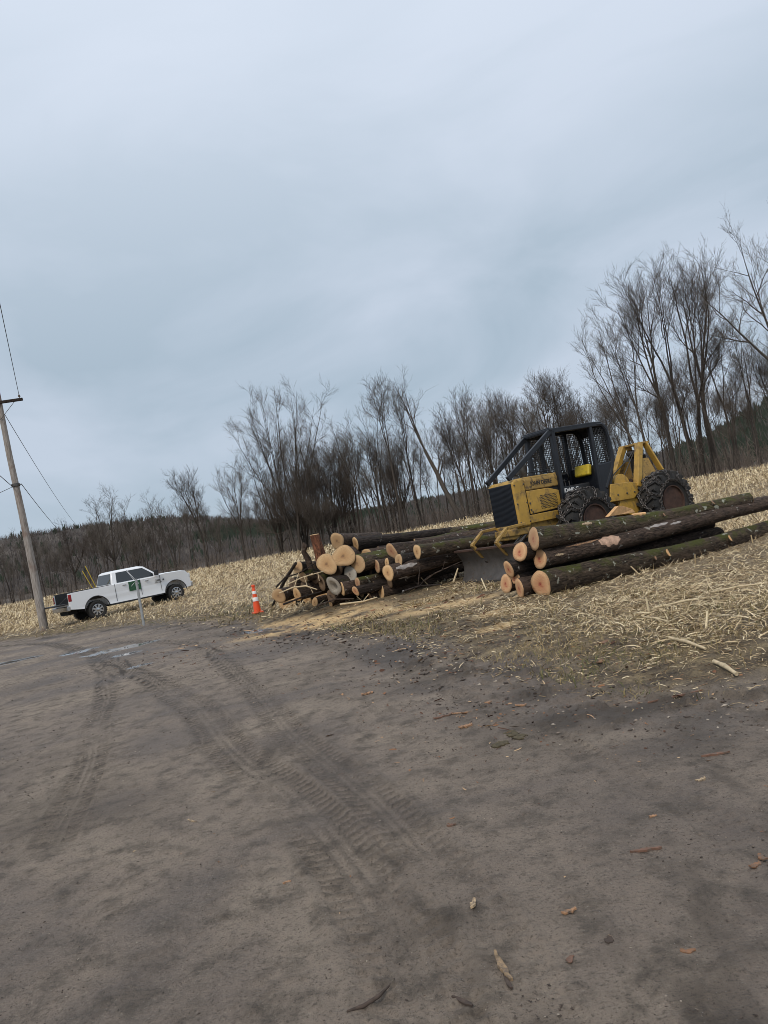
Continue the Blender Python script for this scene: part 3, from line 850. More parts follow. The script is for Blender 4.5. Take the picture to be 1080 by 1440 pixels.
def build_residue():
    rs = np.random.default_rng(21)
    parts = []; tints = []
    def batch(n, r0, r1, smin, Lr, Wr, pit, k, sel=None, dens=None):
        az = np.radians(rs.uniform(-41, 41, n)); r = r0 * (r1 / r0) ** rs.random(n)
        x = np.sin(az) * r; y = np.cos(az) * r; s = sdist(x, y)
        dn = fbm(x * .7 + 9, y * .7, 3)
        ok = (s > smin + rs.exponential(.6, n)) & (r < r_far(np.degrees(az)) - .5) & (dn > rs.uniform(.25, .62, n) - np.clip((s - 2) / 12, 0, .3))
        ok &= ~clear(x, y) | (rs.random(n) < .10)
        x, y, r = x[ok], y[ok], r[ok]; m = len(x)
        sc = np.clip(r / 40, .75, 2.2)
        L = rs.uniform(*Lr, m) * sc; W = rs.uniform(*Wr, m) * sc
        row = rs.random(m) < .35
        yaw = np.where(row, rad(60) + rs.normal(0, .35, m), rs.uniform(0, 6.28, m))
        V, Fq = strips(rs, x, y, tz(x, y), L, W, yaw, rs.uniform(*pit, m), rs.uniform(-.1, .45, m), k, .012)
        parts.append((V, Fq)); t = rs.beta(1.8, 1.2, m)
        tints.append(np.repeat(t, k * 2))
    batch(56000, 6, 22, .9, (.07, .36), (.005, .020), (-.1, .55), 4)
    batch(32000, 5.5, 12, 1.0, (.06, .42), (.003, .013), (-.05, .4), 4)
    batch(90000, 18, 50, .4, (.10, .34), (.010, .030), (-.1, .95), 3)
    batch(80000, 40, 135, 2, (.10, .28), (.015, .042), (.1, 1.2), 3)
    # small chaff on the verge
    n = 72000
    az = np.radians(rs.uniform(-40, 42, n)); r = 4.6 * (30 / 4.6) ** rs.random(n)
    x = np.sin(az) * r; y = np.cos(az) * r; s = sdist(x, y)
    ok = (s > -.5 + rs.exponential(.35, n)) & (s < 4.5) & (fbm(x * 1.5 + 3, y * 1.5, 3) > rs.uniform(.2, .68, n)) & (~clear(x, y) | (rs.random(n) < .35))
    x, y, r = x[ok], y[ok], r[ok]; m = len(x); g_ = np.clip(r / 8, .7, 1.8)
    V, Fq = strips(rs, x, y, tz(x, y), rs.uniform(.02, .13, m) * g_, rs.uniform(.003, .012, m) * g_, rs.uniform(0, 6.28, m), rs.uniform(-.1, .5, m), rs.uniform(-.1, .5, m), 3, .006)
    parts.append((V, Fq)); tints.append(np.repeat(rs.beta(1.3, 1.6, m), 6))
    V, Fq = join_np(parts)
    me = np_mesh('corn_residue', V, Fq, attrs={'tint': np.concatenate(tints)})
    mt = tint_mat('corn_residue', [(0.0, (0.085, 0.054, 0.029)), (.3, (0.250, 0.175, 0.092)), (.6, (0.510, 0.390, 0.225)), (1.0, (0.78, 0.66, 0.44))], .7)
    o = link('corn_residue', me, mt)
    tag(o, 'tan dry corn stalks and leaves littering the field', 'corn residue', kind='stuff')
    # upright stubble in rows
    n = 9000
    x = rs.uniform(-60, 40, n); rw = np.round(rs.uniform(-20, 110, n) / .76) * .76
    ca, sa = math.cos(rad(60)), math.sin(rad(60))
    u = rs.uniform(-30, 130, n)
    x = u * ca - (rw - 30) * sa; y = u * sa + (rw - 30) * ca
    r = np.hypot(x, y); az = np.degrees(np.arctan2(x, y)); s = sdist(x, y)
    ok = (s > 1.5) & ~clear(x, y) & (np.abs(az) < 40) & (r < r_far(az) - 1) & (y > 4)
    x, y = x[ok], y[ok]; m = len(x); z = tz(x, y)
    h = rs.uniform(.10, .30, m); l = rs.normal(0, .3, (m, 2))
    P = np.stack([np.stack([x, y, z - .02], 1), np.stack([x + l[:, 0] * h, y + l[:, 1] * h, z + h], 1)], 1)
    V, Fq = tubes_np(P, np.tile(np.array([[.014, .012]]), (m, 1)), 5)
    me = np_mesh('corn_stubble', V, Fq, attrs={'tint': np.repeat(rs.uniform(.35, .9, m), 10)})
    o = link('corn_stubble', me, mt)
    tag(o, 'short cut corn stubble standing across the field', 'stubble', kind='stuff')
    # dull grass on the verge
    n = 80000
    az = np.radians(rs.uniform(-40, 42, n)); r = 4.8 * (34 / 4.8) ** rs.random(n)
    x = np.sin(az) * r; y = np.cos(az) * r; s = sdist(x, y)
    dn = fbm(x * 1.1 + 30, y * 1.1 + 70, 3)
    ok = (s > -.15) & (s < 3.2) & (dn > .40 + .035 * np.abs(s - .9) + rs.uniform(0, .16, n)) & ~clear(x, y)
    x, y, r = x[ok], y[ok], r[ok]; m = len(x)
    V, Fq = strips(rs, x, y, tz(x, y), rs.uniform(.04, .12, m) * np.clip(r / 10, .8, 1.6), rs.uniform(.004, .009, m) * np.clip(r / 9, 1, 2), rs.uniform(0, 6.28, m), rs.uniform(.35, 1.4, m), rs.uniform(.1, .6, m), 3, 0)
    tn = np.clip(rs.normal(.45, .22, m) + .9 * (fbm(x * .6, y * .6 + 3, 2) - .5), 0, 1)
    me = np_mesh('verge_grass', V, Fq, attrs={'tint': np.repeat(tn, 6)})
    o = link('verge_grass', me, tint_mat('verge_grass', [(0, (0.075, 0.090, 0.028)), (.25, (0.14, 0.125, 0.05)), (.6, (0.28, 0.21, 0.10)), (1, (0.42, 0.32, 0.17))], .8))
    tag(o, 'short dull grass along the edge of the dirt road', 'grass', kind='stuff')
    # crumbs of mud, bark and gravel on the road
    n = 19000
    az = np.radians(rs.uniform(-42, 42, n)); r = 1.7 * (24 / 1.7) ** rs.random(n)
    x = np.sin(az) * r; y = np.cos(az) * r; s = sdist(x, y)
    cl = fbm(x * .9 + 80, y * .9 + 13, 4)
    ok = (s < .6) & ((cl > .56) | (rs.random(n) < .22) | (np.exp(-(s + .5) ** 2 / .8) > rs.random(n) * 1.6))
    x, y, r, s = x[ok], y[ok], r[ok], s[ok]; m = len(x); z = tz(x, y)
    sz = rs.uniform(.0018, .0060, m) * np.clip(r / 5, .8, 2.6) * (1 + 1.8 * np.exp(-((s + .4) / .7) ** 2))
    oc = np.array([(1, 0, 0), (0, 1, 0), (-1, 0, 0), (0, -1, 0), (0, 0, 1), (0, 0, -1)], float)
    sc = sz[:, None, None] * rs.uniform(.5, 1.5, (m, 6, 1)) * np.stack([rs.uniform(.7, 2.0, m), rs.uniform(.6, 1.2, m), rs.uniform(.35, .8, m)], 1)[:, None, :]
    yaw = rs.uniform(0, 6.28, m); c, s_ = np.cos(yaw), np.sin(yaw)
    q = oc[None] * sc
    V = np.stack([q[:, :, 0] * c[:, None] - q[:, :, 1] * s_[:, None] + x[:, None], q[:, :, 0] * s_[:, None] + q[:, :, 1] * c[:, None] + y[:, None], q[:, :, 2] + z[:, None] + sz[:, None] * .2], -1).reshape(-1, 3)
    ft = np.array([(0, 1, 4), (1, 2, 4), (2, 3, 4), (3, 0, 4), (1, 0, 5), (2, 1, 5), (3, 2, 5), (0, 3, 5)])
    Ft = (np.arange(m)[:, None, None] * 6 + ft[None]).reshape(-1, 3)
    tn = np.where(rs.random(m) < .80, rs.uniform(0, .45, m), rs.uniform(.5, 1, m))
    me = np_mesh('mud_crumbs', V, Ft=Ft, attrs={'tint': np.repeat(tn, 6)})
    o = link('mud_crumbs', me, tint_mat('mud_crumbs', [(0, (0.045, 0.034, 0.028)), (.45, (0.11, 0.085, 0.07)), (.55, (0.21, 0.165, 0.13)), (1, (0.42, 0.36, 0.29))], .85))
    tag(o, 'crumbs of mud, bark and gravel scattered on the road', 'crumbs', kind='stuff')
build_residue()
def build_litter():
    rs = np.random.default_rng(31); X = []; Y = []
    for (cx, cy, rx, ry, n) in [(.3, 6.1, .5, .35, 60), (.6, 5.4, .3, .3, 40), (1.0, 6.6, .9, .9, 300), (.3, 9.0, .9, 1.6, 220), (1.9, 5.0, .9, .5, 160), (-2.4, 15.6, 1.5, 1.6, 200), (1.4, 9.5, 1.0, 1.6, 240), (-1.6, 15.3, 2.2, 1.0, 420), (.6, 13.6, 1.6, .9, 300), (2.2, 10.6, 1.2, .8, 200), (.5, 4, 1.5, 1.6, 60), (3.0, 6.4, 1.4, .9, 120)]:
        X.append(rs.normal(cx, rx, n)); Y.append(rs.normal(cy, ry, n))
    x = np.concatenate(X); y = np.concatenate(Y); m = len(x); r = np.hypot(x, y)
    V, Fq = strips(rs, x, y, tz(x, y), rs.gamma(1.6, .022, m).clip(.012, .15) * np.clip(r / 7, .6, 1.8), rs.gamma(2, .005, m).clip(.004, .03) * np.clip(r / 7, .6, 1.8), rs.uniform(0, 6.28, m), rs.uniform(-.05, .3, m), rs.uniform(0, .3, m), 3, .006)
    me = np_mesh('bark_litter', V, Fq, attrs={'tint': np.repeat(rs.random(m), 6)})
    o = link('bark_litter', me, tint_mat('bark_litter', [(0, (0.045, 0.028, 0.020)), (.45, (0.14, 0.062, 0.035)), (.75, (0.30, 0.15, 0.075)), (1, (0.56, 0.40, 0.24))], .85))
    tag(o, 'scraps of bark and wood scattered round the log piles', 'bark litter', kind='stuff')
build_litter()

# ------------------------------------------------------------------ materials for the things
simple('white_paint', (0.82, 0.83, 0.84), .25, var=.02, dirt=(0.50, 0.45, 0.39), scale=1.2, dirt_lo=.66, dirt_hi=.95, coat=.3)
simple('black_plastic', (0.020, 0.020, 0.021), .55, var=.2)
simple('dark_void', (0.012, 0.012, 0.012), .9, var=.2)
simple('chrome', (0.55, 0.55, 0.56), .22, metal=1.0, var=.08, dirt=(0.16, 0.14, 0.12), scale=8, dirt_lo=.55)
simple('tyre_rubber', (0.020, 0.019, 0.018), .8, var=.3, dirt=(0.055, 0.045, 0.036), scale=5)
simple('tail_red', (0.28, 0.012, 0.014), .2, var=.1)
simple('lamp_clear', (0.70, 0.72, 0.74), .12, var=.05)
simple('sign_green', (0.022, 0.095, 0.040), .5, var=.45, scale=9)
simple('sign_white', (0.72, 0.74, 0.72), .5, var=.05)
simple('steel_dark', (0.10, 0.095, 0.09), .5, metal=.6, var=.3, dirt=(0.09, 0.06, 0.045), scale=9)
simple('galvanised', (0.36, 0.37, 0.37), .5, metal=.5, var=.15, scale=20)
simple('stake_yellow', (0.62, 0.44, 0.03), .5, var=.1)
simple('machine_yellow', (0.46, 0.275, 0.050), .5, var=.16, dirt=(0.17, 0.115, 0.058), scale=3.5, dirt_lo=.46, dirt_hi=.74, bmp=.05)
simple('machine_yellow_dirty', (0.35, 0.215, 0.055), .6, var=.2, dirt=(0.10, 0.070, 0.042), scale=4.5, dirt_lo=.45, dirt_hi=.68, bmp=.08)
simple('machine_navy', (0.009, 0.011, 0.016), .42, var=.25, dirt=(0.040, 0.036, 0.032), scale=5, dirt_lo=.58, dirt_hi=.9)
simple('cushion_yellow', (0.60, 0.44, 0.030), .45, var=.1, dirt=(0.25, 0.18, 0.06), scale=9)
simple('blade_steel', (0.105, 0.096, 0.090), .55, metal=.35, var=.25, dirt=(0.105, 0.078, 0.058), scale=5, bmp=.1)
simple('rust', (0.060, 0.030, 0.020), .8, var=.35, dirt=(0.028, 0.020, 0.016), scale=10, bmp=.1)
simple('chain_steel', (0.085, 0.078, 0.074), .5, metal=.5, var=.4, dirt=(0.12, 0.075, 0.05), scale=25)
simple('letter_black', (0.025, 0.022, 0.018), .6, var=.1)
simple('letter_white', (0.70, 0.70, 0.68), .6, var=.1)
simple('cone_orange', (0.80, 0.085, 0.018), .45, var=.08, dirt=(0.42, 0.07, 0.03), scale=9, dirt_lo=.6)
simple('cone_white', (0.74, 0.72, 0.70), .4, var=.06, scale=12)
simple('wire_black', (0.03, 0.03, 0.03), .7)
simple('porcelain', (0.20, 0.17, 0.15), .3)
simple('bed_jug', (0.62, 0.56, 0.40), .5, var=.1)
simple('dry_stalk', (0.54, 0.43, 0.27), .75, var=.25, scale=25)
simple('chip_orange', (0.36, 0.195, 0.10), .8, var=.3, dirt=(0.13, 0.098, 0.074), dirt_lo=.42, dirt_hi=.66, scale=30)
simple('chip_pale', (0.45, 0.33, 0.20), .8, var=.25, dirt=(0.13, 0.098, 0.074), dirt_lo=.42, dirt_hi=.66, scale=30)
simple('bark_red', (0.165, 0.085, 0.055), .85, var=.4, dirt=(0.13, 0.098, 0.074), dirt_lo=.42, dirt_hi=.66, scale=30)
simple('bark_dark', (0.060, 0.042, 0.032), .9, var=.4, scale=40)
simple('leaf_brown', (0.20, 0.098, 0.048), .8, var=.3, dirt=(0.13, 0.098, 0.074), dirt_lo=.42, dirt_hi=.66, scale=30)
simple('bark_tan', (0.27, 0.185, 0.105), .85, var=.5, dirt=(0.13, 0.098, 0.074), dirt_lo=.42, dirt_hi=.66, scale=30)
simple('moss_clump', (0.070, 0.055, 0.028), .95, var=.5, scale=40)
simple('snapped_wood', (0.62, 0.36, 0.16), .8, var=.25, scale=12)

def glass_mat():
    m, nt, b = base_mat('dark_glass')
    b.inputs['Base Color'].default_value = (0.030, 0.036, 0.040, 1)
    b.inputs['Roughness'].default_value = .06
    b.inputs['Specular IOR Level'].default_value = .6
    MATS['dark_glass'] = m
glass_mat()

def pole_mat():
    m, nt, b = base_mat('pole_wood')
    v = coords(nt)
    n1 = noise(nt, mapping(nt, v, (9, 9, .8)), 3, 6, .65)
    n2 = noise(nt, v, .8, 3)
    c = ramp(nt, n1, [(.3, (0.14, 0.115, 0.095)), (.52, (0.30, 0.265, 0.235)), (.7, (0.40, 0.365, 0.33))])
    c = mix(nt, maprange(nt, n2, .52, .66, 0, .8), c, (0.17, 0.095, 0.065))
    nt.links.new(c, b.inputs['Base Color']); b.inputs['Roughness'].default_value = .85
    bump(nt, b, n1, .6, .01)
    MATS['pole_wood'] = m
pole_mat()

def log_bark_mat(name, base, pale, moss_amt, lich_amt):
    m, nt, b = base_mat(name)
    v = coords(nt); rn = obj_random(nt)
    off = nt.nodes.new('ShaderNodeVectorMath'); off.operation = 'ADD'
    sc = nt.nodes.new('ShaderNodeCombineXYZ')
    nt.links.new(mth(nt, 'MULTIPLY', rn, 40.0), sc.inputs[0]); nt.links.new(mth(nt, 'MULTIPLY', rn, 13.0), sc.inputs[1])
    nt.links.new(v, off.inputs[0]); nt.links.new(sc.outputs[0], off.inputs[1]); v = off.outputs[0]
    fur = noise(nt, mapping(nt, v, (1.8, 7, 7)), 4.0, 6, .7, .6)
    med = noise(nt, v, 2.2, 5, .6, .5)
    c = ramp(nt, fur, [(.36, tuple(x * .22 for x in base)), (.50, base), (.66, tuple(min(1, x * 2.3) for x in base))])
    c = mix(nt, maprange(nt, med, .50, .68, 0, .75), c, tuple(x * 1.5 for x in base))
    geo = nt.nodes.new('ShaderNodeNewGeometry'); sp = nt.nodes.new('ShaderNodeSeparateXYZ'); nt.links.new(geo.outputs['Normal'], sp.inputs[0])
    upm = maprange(nt, sp.outputs['Z'], -.15, .75)
    mo = mth(nt, 'MULTIPLY', upm, maprange(nt, noise(nt, v, 2.6, 7, .75), .60 - .16 * moss_amt, .72 - .14 * moss_amt))
    c = mix(nt, mth(nt, 'MULTIPLY', mo, min(1, .35 + moss_amt * .6)), c, (0.066, 0.072, 0.012))
    li = maprange(nt, noise(nt, v, 6.5, 4, .55, .3), .69 - .08 * lich_amt, .72 - .07 * lich_amt)
    c = mix(nt, mth(nt, 'MULTIPLY', li, .85), c, pale)
    nt.links.new(c, b.inputs['Base Color']); b.inputs['Roughness'].default_value = .85
    b.inputs['Specular IOR Level'].default_value = .3
    bump(nt, b, fur, 1.0, .06)
    MATS[name] = m
log_bark_mat('bark_mossy', (0.062, 0.044, 0.030), (0.38, 0.38, 0.31), 1.0, .75)
log_bark_mat('bark_brown', (0.062, 0.042, 0.031), (0.36, 0.33, 0.29), .15, .55)
log_bark_mat('bark_black', (0.030, 0.022, 0.018), (0.33, 0.31, 0.29), .25, .15)
log_bark_mat('bark_rot', (0.150, 0.060, 0.032), (0.26, 0.16, 0.09), .1, .1)

def cut_mat(name, sap, heart, stain, pith):
    m, nt, b = base_mat(name)
    v = coords(nt); r = attr(nt, 'rad')
    n1 = noise(nt, v, 5, 4, .6); rn = obj_random(nt)
    rr = mth(nt, 'ADD', r, mth(nt, 'MULTIPLY', mth(nt, 'SUBTRACT', n1, .5), .55))
    c = ramp(nt, rr, [(.05, pith), (.22, heart), (.55, tuple((a + b_) / 2 for a, b_ in zip(heart, sap))), (.80, sap), (.97, tuple(x * .72 for x in sap))])
    ring = mth(nt, 'SINE', mth(nt, 'MULTIPLY', mth(nt, 'ADD', r, mth(nt, 'MULTIPLY', n1, .10)), 62.0))
    c = mix(nt, maprange(nt, ring, .1, 1, 0, .42), c, tuple(x * .55 for x in sap))
    n2 = noise(nt, mapping(nt, v, (3, 2, 9)), 2.2, 5, .65, 1.0)
    c = mix(nt, maprange(nt, n2, .54, .68, 0, .85), c, stain)
    c = mix(nt, maprange(nt, rn, .2, 1, 0, .45), c, (0.27, 0.185, 0.115))
    nt.links.new(c, b.inputs['Base Color']); b.inputs['Roughness'].default_value = .8
    b.inputs['Specular IOR Level'].default_value = .25
    bump(nt, b, noise(nt, mapping(nt, v, (30, 3, 30)), 6, 3), .3, .01)
    MATS[name] = m
cut_mat('cut_pink', (0.70, 0.43, 0.23), (0.57, 0.27, 0.14), (0.46, 0.15, 0.085), (0.32, 0.06, 0.045))
cut_mat('cut_tan', (0.68, 0.45, 0.235), (0.52, 0.30, 0.135), (0.36, 0.20, 0.10), (0.20, 0.10, 0.05))
cut_mat('cut_grey', (0.40, 0.36, 0.30), (0.33, 0.29, 0.24), (0.22, 0.18, 0.14), (0.14, 0.10, 0.08))

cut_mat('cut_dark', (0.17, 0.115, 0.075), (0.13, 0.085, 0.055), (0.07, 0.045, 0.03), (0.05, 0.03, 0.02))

# ------------------------------------------------------------------ utility pole and lines
PP = Vector((-15.81, 32.96, gz(-15.81, 32.96)))
up = empty('utility_pole', PP); up.rotation_euler = (0, rad(-1.5), 0)
tag(up, 'weathered wooden utility pole left of the white pickup', 'utility pole')
mb = MB(); hp = 11.0
mb.tube([(0, 0, -.3), (.03, 0, 2.5), (.02, .02, 5.2), (-.02, 0, 8), (0, 0, hp)], [.190, .170, .150, .130, .115], 14)
mb.build('shaft', MATS['pole_wood'], up, smooth=True, ang=50)
wdir = Vector((-.41, .91, 0)).normalized(); cdir = Vector((.97, .25, 0)).normalized()
zc = 10.38
p0, p1 = Vector((0, -.17, zc)) - cdir * 1.15, Vector((0, -.17, zc)) + cdir * 1.05
MB().bar(p0, p1, .10, .125).build('crossarm', MATS['bark_black'], up, bevel=.01)
for s_ in (-.7, .7):
    MB().bar(Vector((0, -.16, zc - .75)), Vector((0, -.17, zc - .05)) + cdir * s_, .03, .015).build('brace', MATS['steel_dark'], up)
ins_pts = []
for t in (-1.05, -.35, .93):
    c_ = Vector((0, -.17, zc + .0625)) + cdir * t
    MB().lathe([(.018, 0), (.018, .06), (.05, .065), (.055, .09), (.03, .105), (.05, .12), (.042, .155), (.015, .165)], 12, 'z', c_).build('insulator', MATS['porcelain'], up, smooth=True)
    ins_pts.append(PP + Matrix.Rotation(rad(-1.5), 3, 'Y') @ (c_ + Vector((0, 0, .14))))
MB().lathe([(.172, 6.55), (.18, 6.56), (.18, 6.68), (.172, 6.69)], 14, 'z').build('band', MATS['steel_dark'], up)
MB().tube([(.17, -.05, 6.62), (.30, -.08, 6.60)], .025, 6).build('bracket', MATS['steel_dark'], up)
RY = Matrix.Rotation(rad(-1.5), 3, 'Y')
def wire(name, a, b, sag, r, label, extra=()):
    a, b = Vector(a), Vector(b)
    pts = []
    for i in range(25):
        t = i / 24; p = a.lerp(b, t); p.z -= sag * 4 * t * (1 - t); pts.append(p)
    mb = MB().tube(pts, r, 5)
    o = mb.build(name, MATS['wire_black'])
    tag(o, label, 'power line')
    return o
ip = ins_pts[2]
wire('power_line', ip, ip - wdir * 47 + Vector((0, 0, .8)), .5, .012, 'overhead wire rising from the crossarm end past the top left')
far = at(118, 748, 125)
o = wire('power_line', PP + RY @ Vector((.13, .0, 9.85)), far, .9, .014, 'longer upper wire running from the pole down towards the hill')
for t in (.035, .075):
    pass
wire('power_line', PP + RY @ Vector((.30, -.08, 6.60)), at(100, 756, 125), .7, .016, 'lower cable running from the middle of the pole towards the woods')
wire('power_line', PP + RY @ Vector((-.16, -.05, 6.62)), PP + RY @ Vector((-.16, -.05, 6.62)) - wdir * 45 + Vector((-3.5, 0, 1.5)), .4, .016, 'lower cable leaving the pole to the upper left')
wire('power_line', PP + RY @ Vector((-.15, -.1, 6.55)), PP + Vector((-9, -2.5, 4.6)), .25, .012, 'short side wire leaving the pole to the left edge')

# ------------------------------------------------------------------ metal post and traffic cone
sx, sy = -8.77, 25.3
mp = empty('metal_post', (sx, sy, gz(sx, sy)), rad(-20))
tag(mp, 'thin grey metal sign post standing in front of the pickup door', 'post')
mb = MB()
mb.b2((-.035, -.004, -.2), (.035, .004, 1.62)); mb.b2((-.045, .0, -.2), (-.033, .03, 1.615)); mb.b2((.033, .0, -.2), (.045, .03, 1.615))
mb.build('channel', MATS['galvanised'], mp)
MB().box((0, -.012, 1.50), (.02, .012, .02)).build('bolt', MATS['steel_dark'], mp)

cx_, cy_ = -3.90, 20.3
cn = empty('traffic_cone', (cx_, cy_, gz(cx_, cy_) + .015), .3)
tag(cn, 'tall orange traffic cone with two white bands at the road edge', 'traffic cone')
MB().box((0, 0, .02), (.30, .30, .045)).build('base', MATS['cone_orange'], cn, bevel=.02)
def cr(z): return .108 - .072 * (z / .74)
MB().lathe([(cr(.03), .03), (cr(.2), .2), (cr(.5), .5), (cr(.70), .70), (.032, .715), (.05, .725), (.052, .765), (.03, .785)], 20, 'z').build('body', MATS['cone_orange'], cn, smooth=True)
for z0, z1 in ((.33, .44), (.53, .61)):
    MB().lathe([(cr(z0) + .001, z0), (cr(z0) + .005, z0 + .005), (cr(z1) + .005, z1 - .005), (cr(z1) + .001, z1)], 20, 'z').build('reflective_band', MATS['cone_white'], cn, smooth=True)

# ------------------------------------------------------------------ lettering
def lettering(txt, size, mat, parent, loc, rot, name='lettering', extrude=.002, width=None, shear=0):
    cu = bpy.data.curves.new('lettering', 'FONT'); cu.body = txt; cu.size = size; cu.extrude = extrude; cu.align_x = 'CENTER'; cu.align_y = 'CENTER'; cu.shear = shear
    cu.resolution_u = 3; cu.offset = size * .025
    o = bpy.data.objects.new('lettering', cu); col.objects.link(o)
    dg = bpy.context.evaluated_depsgraph_get()
    me = bpy.data.meshes.new_from_object(o.evaluated_get(dg))
    bpy.data.objects.remove(o); bpy.data.curves.remove(cu)
    if width:
        xs = [v.co.x for v in me.vertices]; k = width / (max(xs) - min(xs))
        for v in me.vertices: v.co.x *= k
    me.materials.clear()
    q = link(name, me, MATS[mat], parent)
    q.location = loc; q.rotation_euler = rot
    return q

def cut(o, cutters):
    """boolean-difference the cutters out of o and bake the result"""
    tmp = []
    for c in cutters:
        q = c.build('cutter', None, o.parent); tmp.append(q)
        m = o.modifiers.new('b', 'BOOLEAN'); m.operation = 'DIFFERENCE'; m.object = q; m.solver = 'EXACT'
    dg = bpy.context.evaluated_depsgraph_get(); dg.update()
    me = bpy.data.meshes.new_from_object(o.evaluated_get(dg))
    o.modifiers.clear(); old = o.data; o.data = me; bpy.data.meshes.remove(old)
    for q in tmp:
        d = q.data; bpy.data.objects.remove(q); bpy.data.meshes.remove(d)
    return o

# ------------------------------------------------------------------ white pickup truck
def wheel(parent, c, r, w, side, name='wheel'):
    e = bpy.data.objects.new(name, None); col.objects.link(e); e.parent = parent; e.location = c
    # tyre with tread blocks
    mb = MB(); h = w / 2
    mb.lathe([(r * .58, -h * .8), (r * .70, -h), (r * .90, -h * .98), (r * .98, -h * .8), (r, -h * .5), (r, h * .5), (r * .98, h * .8), (r * .90, h * .98), (r * .70, h), (r * .58, h * .8)], 32)
    for i in range(32):
        a = 2 * math.pi * i / 32
        for s_ in (-1, 1):
            R_ = Matrix.Rotation(-a, 3, 'Y')
            mb.box(R_ @ Vector((r * 1.0, s_ * h * .62, 0)), (.02, h * .5, r * .10), R_)
    mb.build('tyre', MATS['tyre_rubber'], e, smooth=True)
    mb = MB(); o = side * h
    mb.lathe([(r * .60, o * .55), (r * .62, o * .98), (r * .57, o * .99), (r * .55, o * .62)], 28)
    for i in range(8):
        a = 2 * math.pi * (i + .5) / 8; R_ = Matrix.Rotation(-a, 3, 'Y')
        mb.box(R_ @ Vector((r * .36, o * .86, 0)), (r * .46, h * .22, r * .17), R_)
    mb.lathe([(r * .20, o * .7), (r * .20, o * 1.02), (r * .13, o * 1.08), (r * .02, o * 1.08)], 16)
    mb.build('rim', MATS['chrome'], e, smooth=True)
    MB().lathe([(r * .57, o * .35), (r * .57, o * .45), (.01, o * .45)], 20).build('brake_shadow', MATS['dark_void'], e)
    return e

TX, TY = -12.72, 35.2
truck = empty('pickup_truck', (TX, TY, gz(TX, TY) - .03), rad(43.5))
truck.rotation_euler = (0, rad(-.6), rad(43.5))
tag(truck, 'white crew cab pickup truck with its tailgate down, parked in the field', 'pickup truck')
RW, FWX, RWX = .415, 2.02, -1.86
prof = [(-3.02, .66), (-3.02, 1.36), (-2.9, 1.39), (-1.02, 1.40), (-.98, 1.395), (.9, 1.39), (1.15, 1.43), (1.6, 1.47), (2.40, 1.44), (2.74, 1.37), (2.90, 1.20), (2.95, .86), (2.92, .60), (2.55, .54), (1.35, .52), (-1.2, .54), (-2.5, .58)]
mb = MB(); ys = [(-.985, .93, 1.0), (-.90, 1.0, 1.0), (.90, 1.0, 1.0), (.985, .93, 1.0)]
n = len(prof); v = []
for yy, sc_, _ in ys:
    for (a, b) in prof:
        zz = 1.0 + (b - 1.0) * (sc_ if b > 1.0 else 1)
        xx = a if abs(yy) < .95 else (a * .985 if a > 2.4 else a)
        if a > 2.3: yy2 = yy * (1 - .10 * (a - 2.3) / .65)
        else: yy2 = yy
        v.append((xx, yy2, zz))
f = [(k * n + i, k * n + (i + 1) % n, (k + 1) * n + (i + 1) % n, (k + 1) * n + i) for k in range(3) for i in range(n)] + [tuple(range(n))[::-1], tuple(range(3 * n, 4 * n))]
mb.add(v, f)
body = mb.build('body', MATS['white_paint'], truck)
cut(body, [MB().lathe([(.56, -1.2), (.56, -.55)], 32, 'y', (x_, 0, RW + .05)) for x_ in (FWX, RWX)] +
    [MB().lathe([(.56, .55), (.56, 1.2)], 32, 'y', (x_, 0, RW + .05)) for x_ in (FWX, RWX)] +
    [MB().b2((-3.3, -.80, .90), (-1.06, .80, 1.7))])
m = body.modifiers.new('bevel', 'BEVEL'); m.width = .022; m.segments = 2; m.limit_method = 'ANGLE'; m.angle_limit = rad(32)
body.data.polygons.foreach_set('use_smooth', [True] * len(body.data.polygons)); body.data.set_sharp_from_angle(angle=rad(30))
# bed liner
mb = MB(); mb.b2((-3.0, -.795, .90), (-1.065, .795, .915)); mb.b2((-1.08, -.795, .915), (-1.064, .795, 1.385))
for s_ in (-1, 1): mb.b2((-3.0, s_ * .797, .915), (-1.08, s_ * .785, 1.385))
mb.build('bed_liner', MATS['black_plastic'], truck)
for s_ in (-1, 1):
    MB().b2((-3.0, s_ * .80, 1.37), (-1.05, s_ * .955, 1.408)).build('bed_rail', MATS['black_plastic'], truck, bevel=.01)
# cab greenhouse: beltline ring -> roof ring
belt = {'rx': -1.03, 'fx': 1.42, 'y': .93, 'z': 1.38}
roof = {'rx': -.90, 'fx': .70, 'y': .74, 'z': 1.95}
def gh(u, s_, t):
    """point on a cab side: u along (0 rear..1 front), t height 0 belt..1 roof"""
    x_ = (belt['rx'] + (belt['fx'] - belt['rx']) * u) * (1 - t) + (roof['rx'] + (roof['fx'] - roof['rx']) * u) * t
    return Vector((x_, s_ * (belt['y'] * (1 - t) + roof['y'] * t), belt['z'] * (1 - t) + roof['z'] * t))
mb = MB()
v = [gh(0, -1, 0), gh(1, -1, 0), gh(1, 1, 0), gh(0, 1, 0), gh(0, -1, 1), gh(1, -1, 1), gh(1, 1, 1), gh(0, 1, 1),
     Vector((-.78, -.60, 2.005)), Vector((.46, -.60, 2.015)), Vector((.46, .60, 2.015)), Vector((-.78, .60, 2.005))]
v[0].z -= .03; v[1].z -= .03; v[2].z -= .03; v[3].z -= .03
mb.add(v, [(0, 1, 5, 4), (1, 2, 6, 5), (2, 3, 7, 6), (3, 0, 4, 7), (4, 5, 9, 8), (5, 6, 10, 9), (6, 7, 11, 10), (7, 4, 8, 11), (8, 9, 10, 11), (3, 2, 1, 0)])
mb.build('cab', MATS['white_paint'], truck, bevel=.05, seg=3, smooth=True, ang=25)
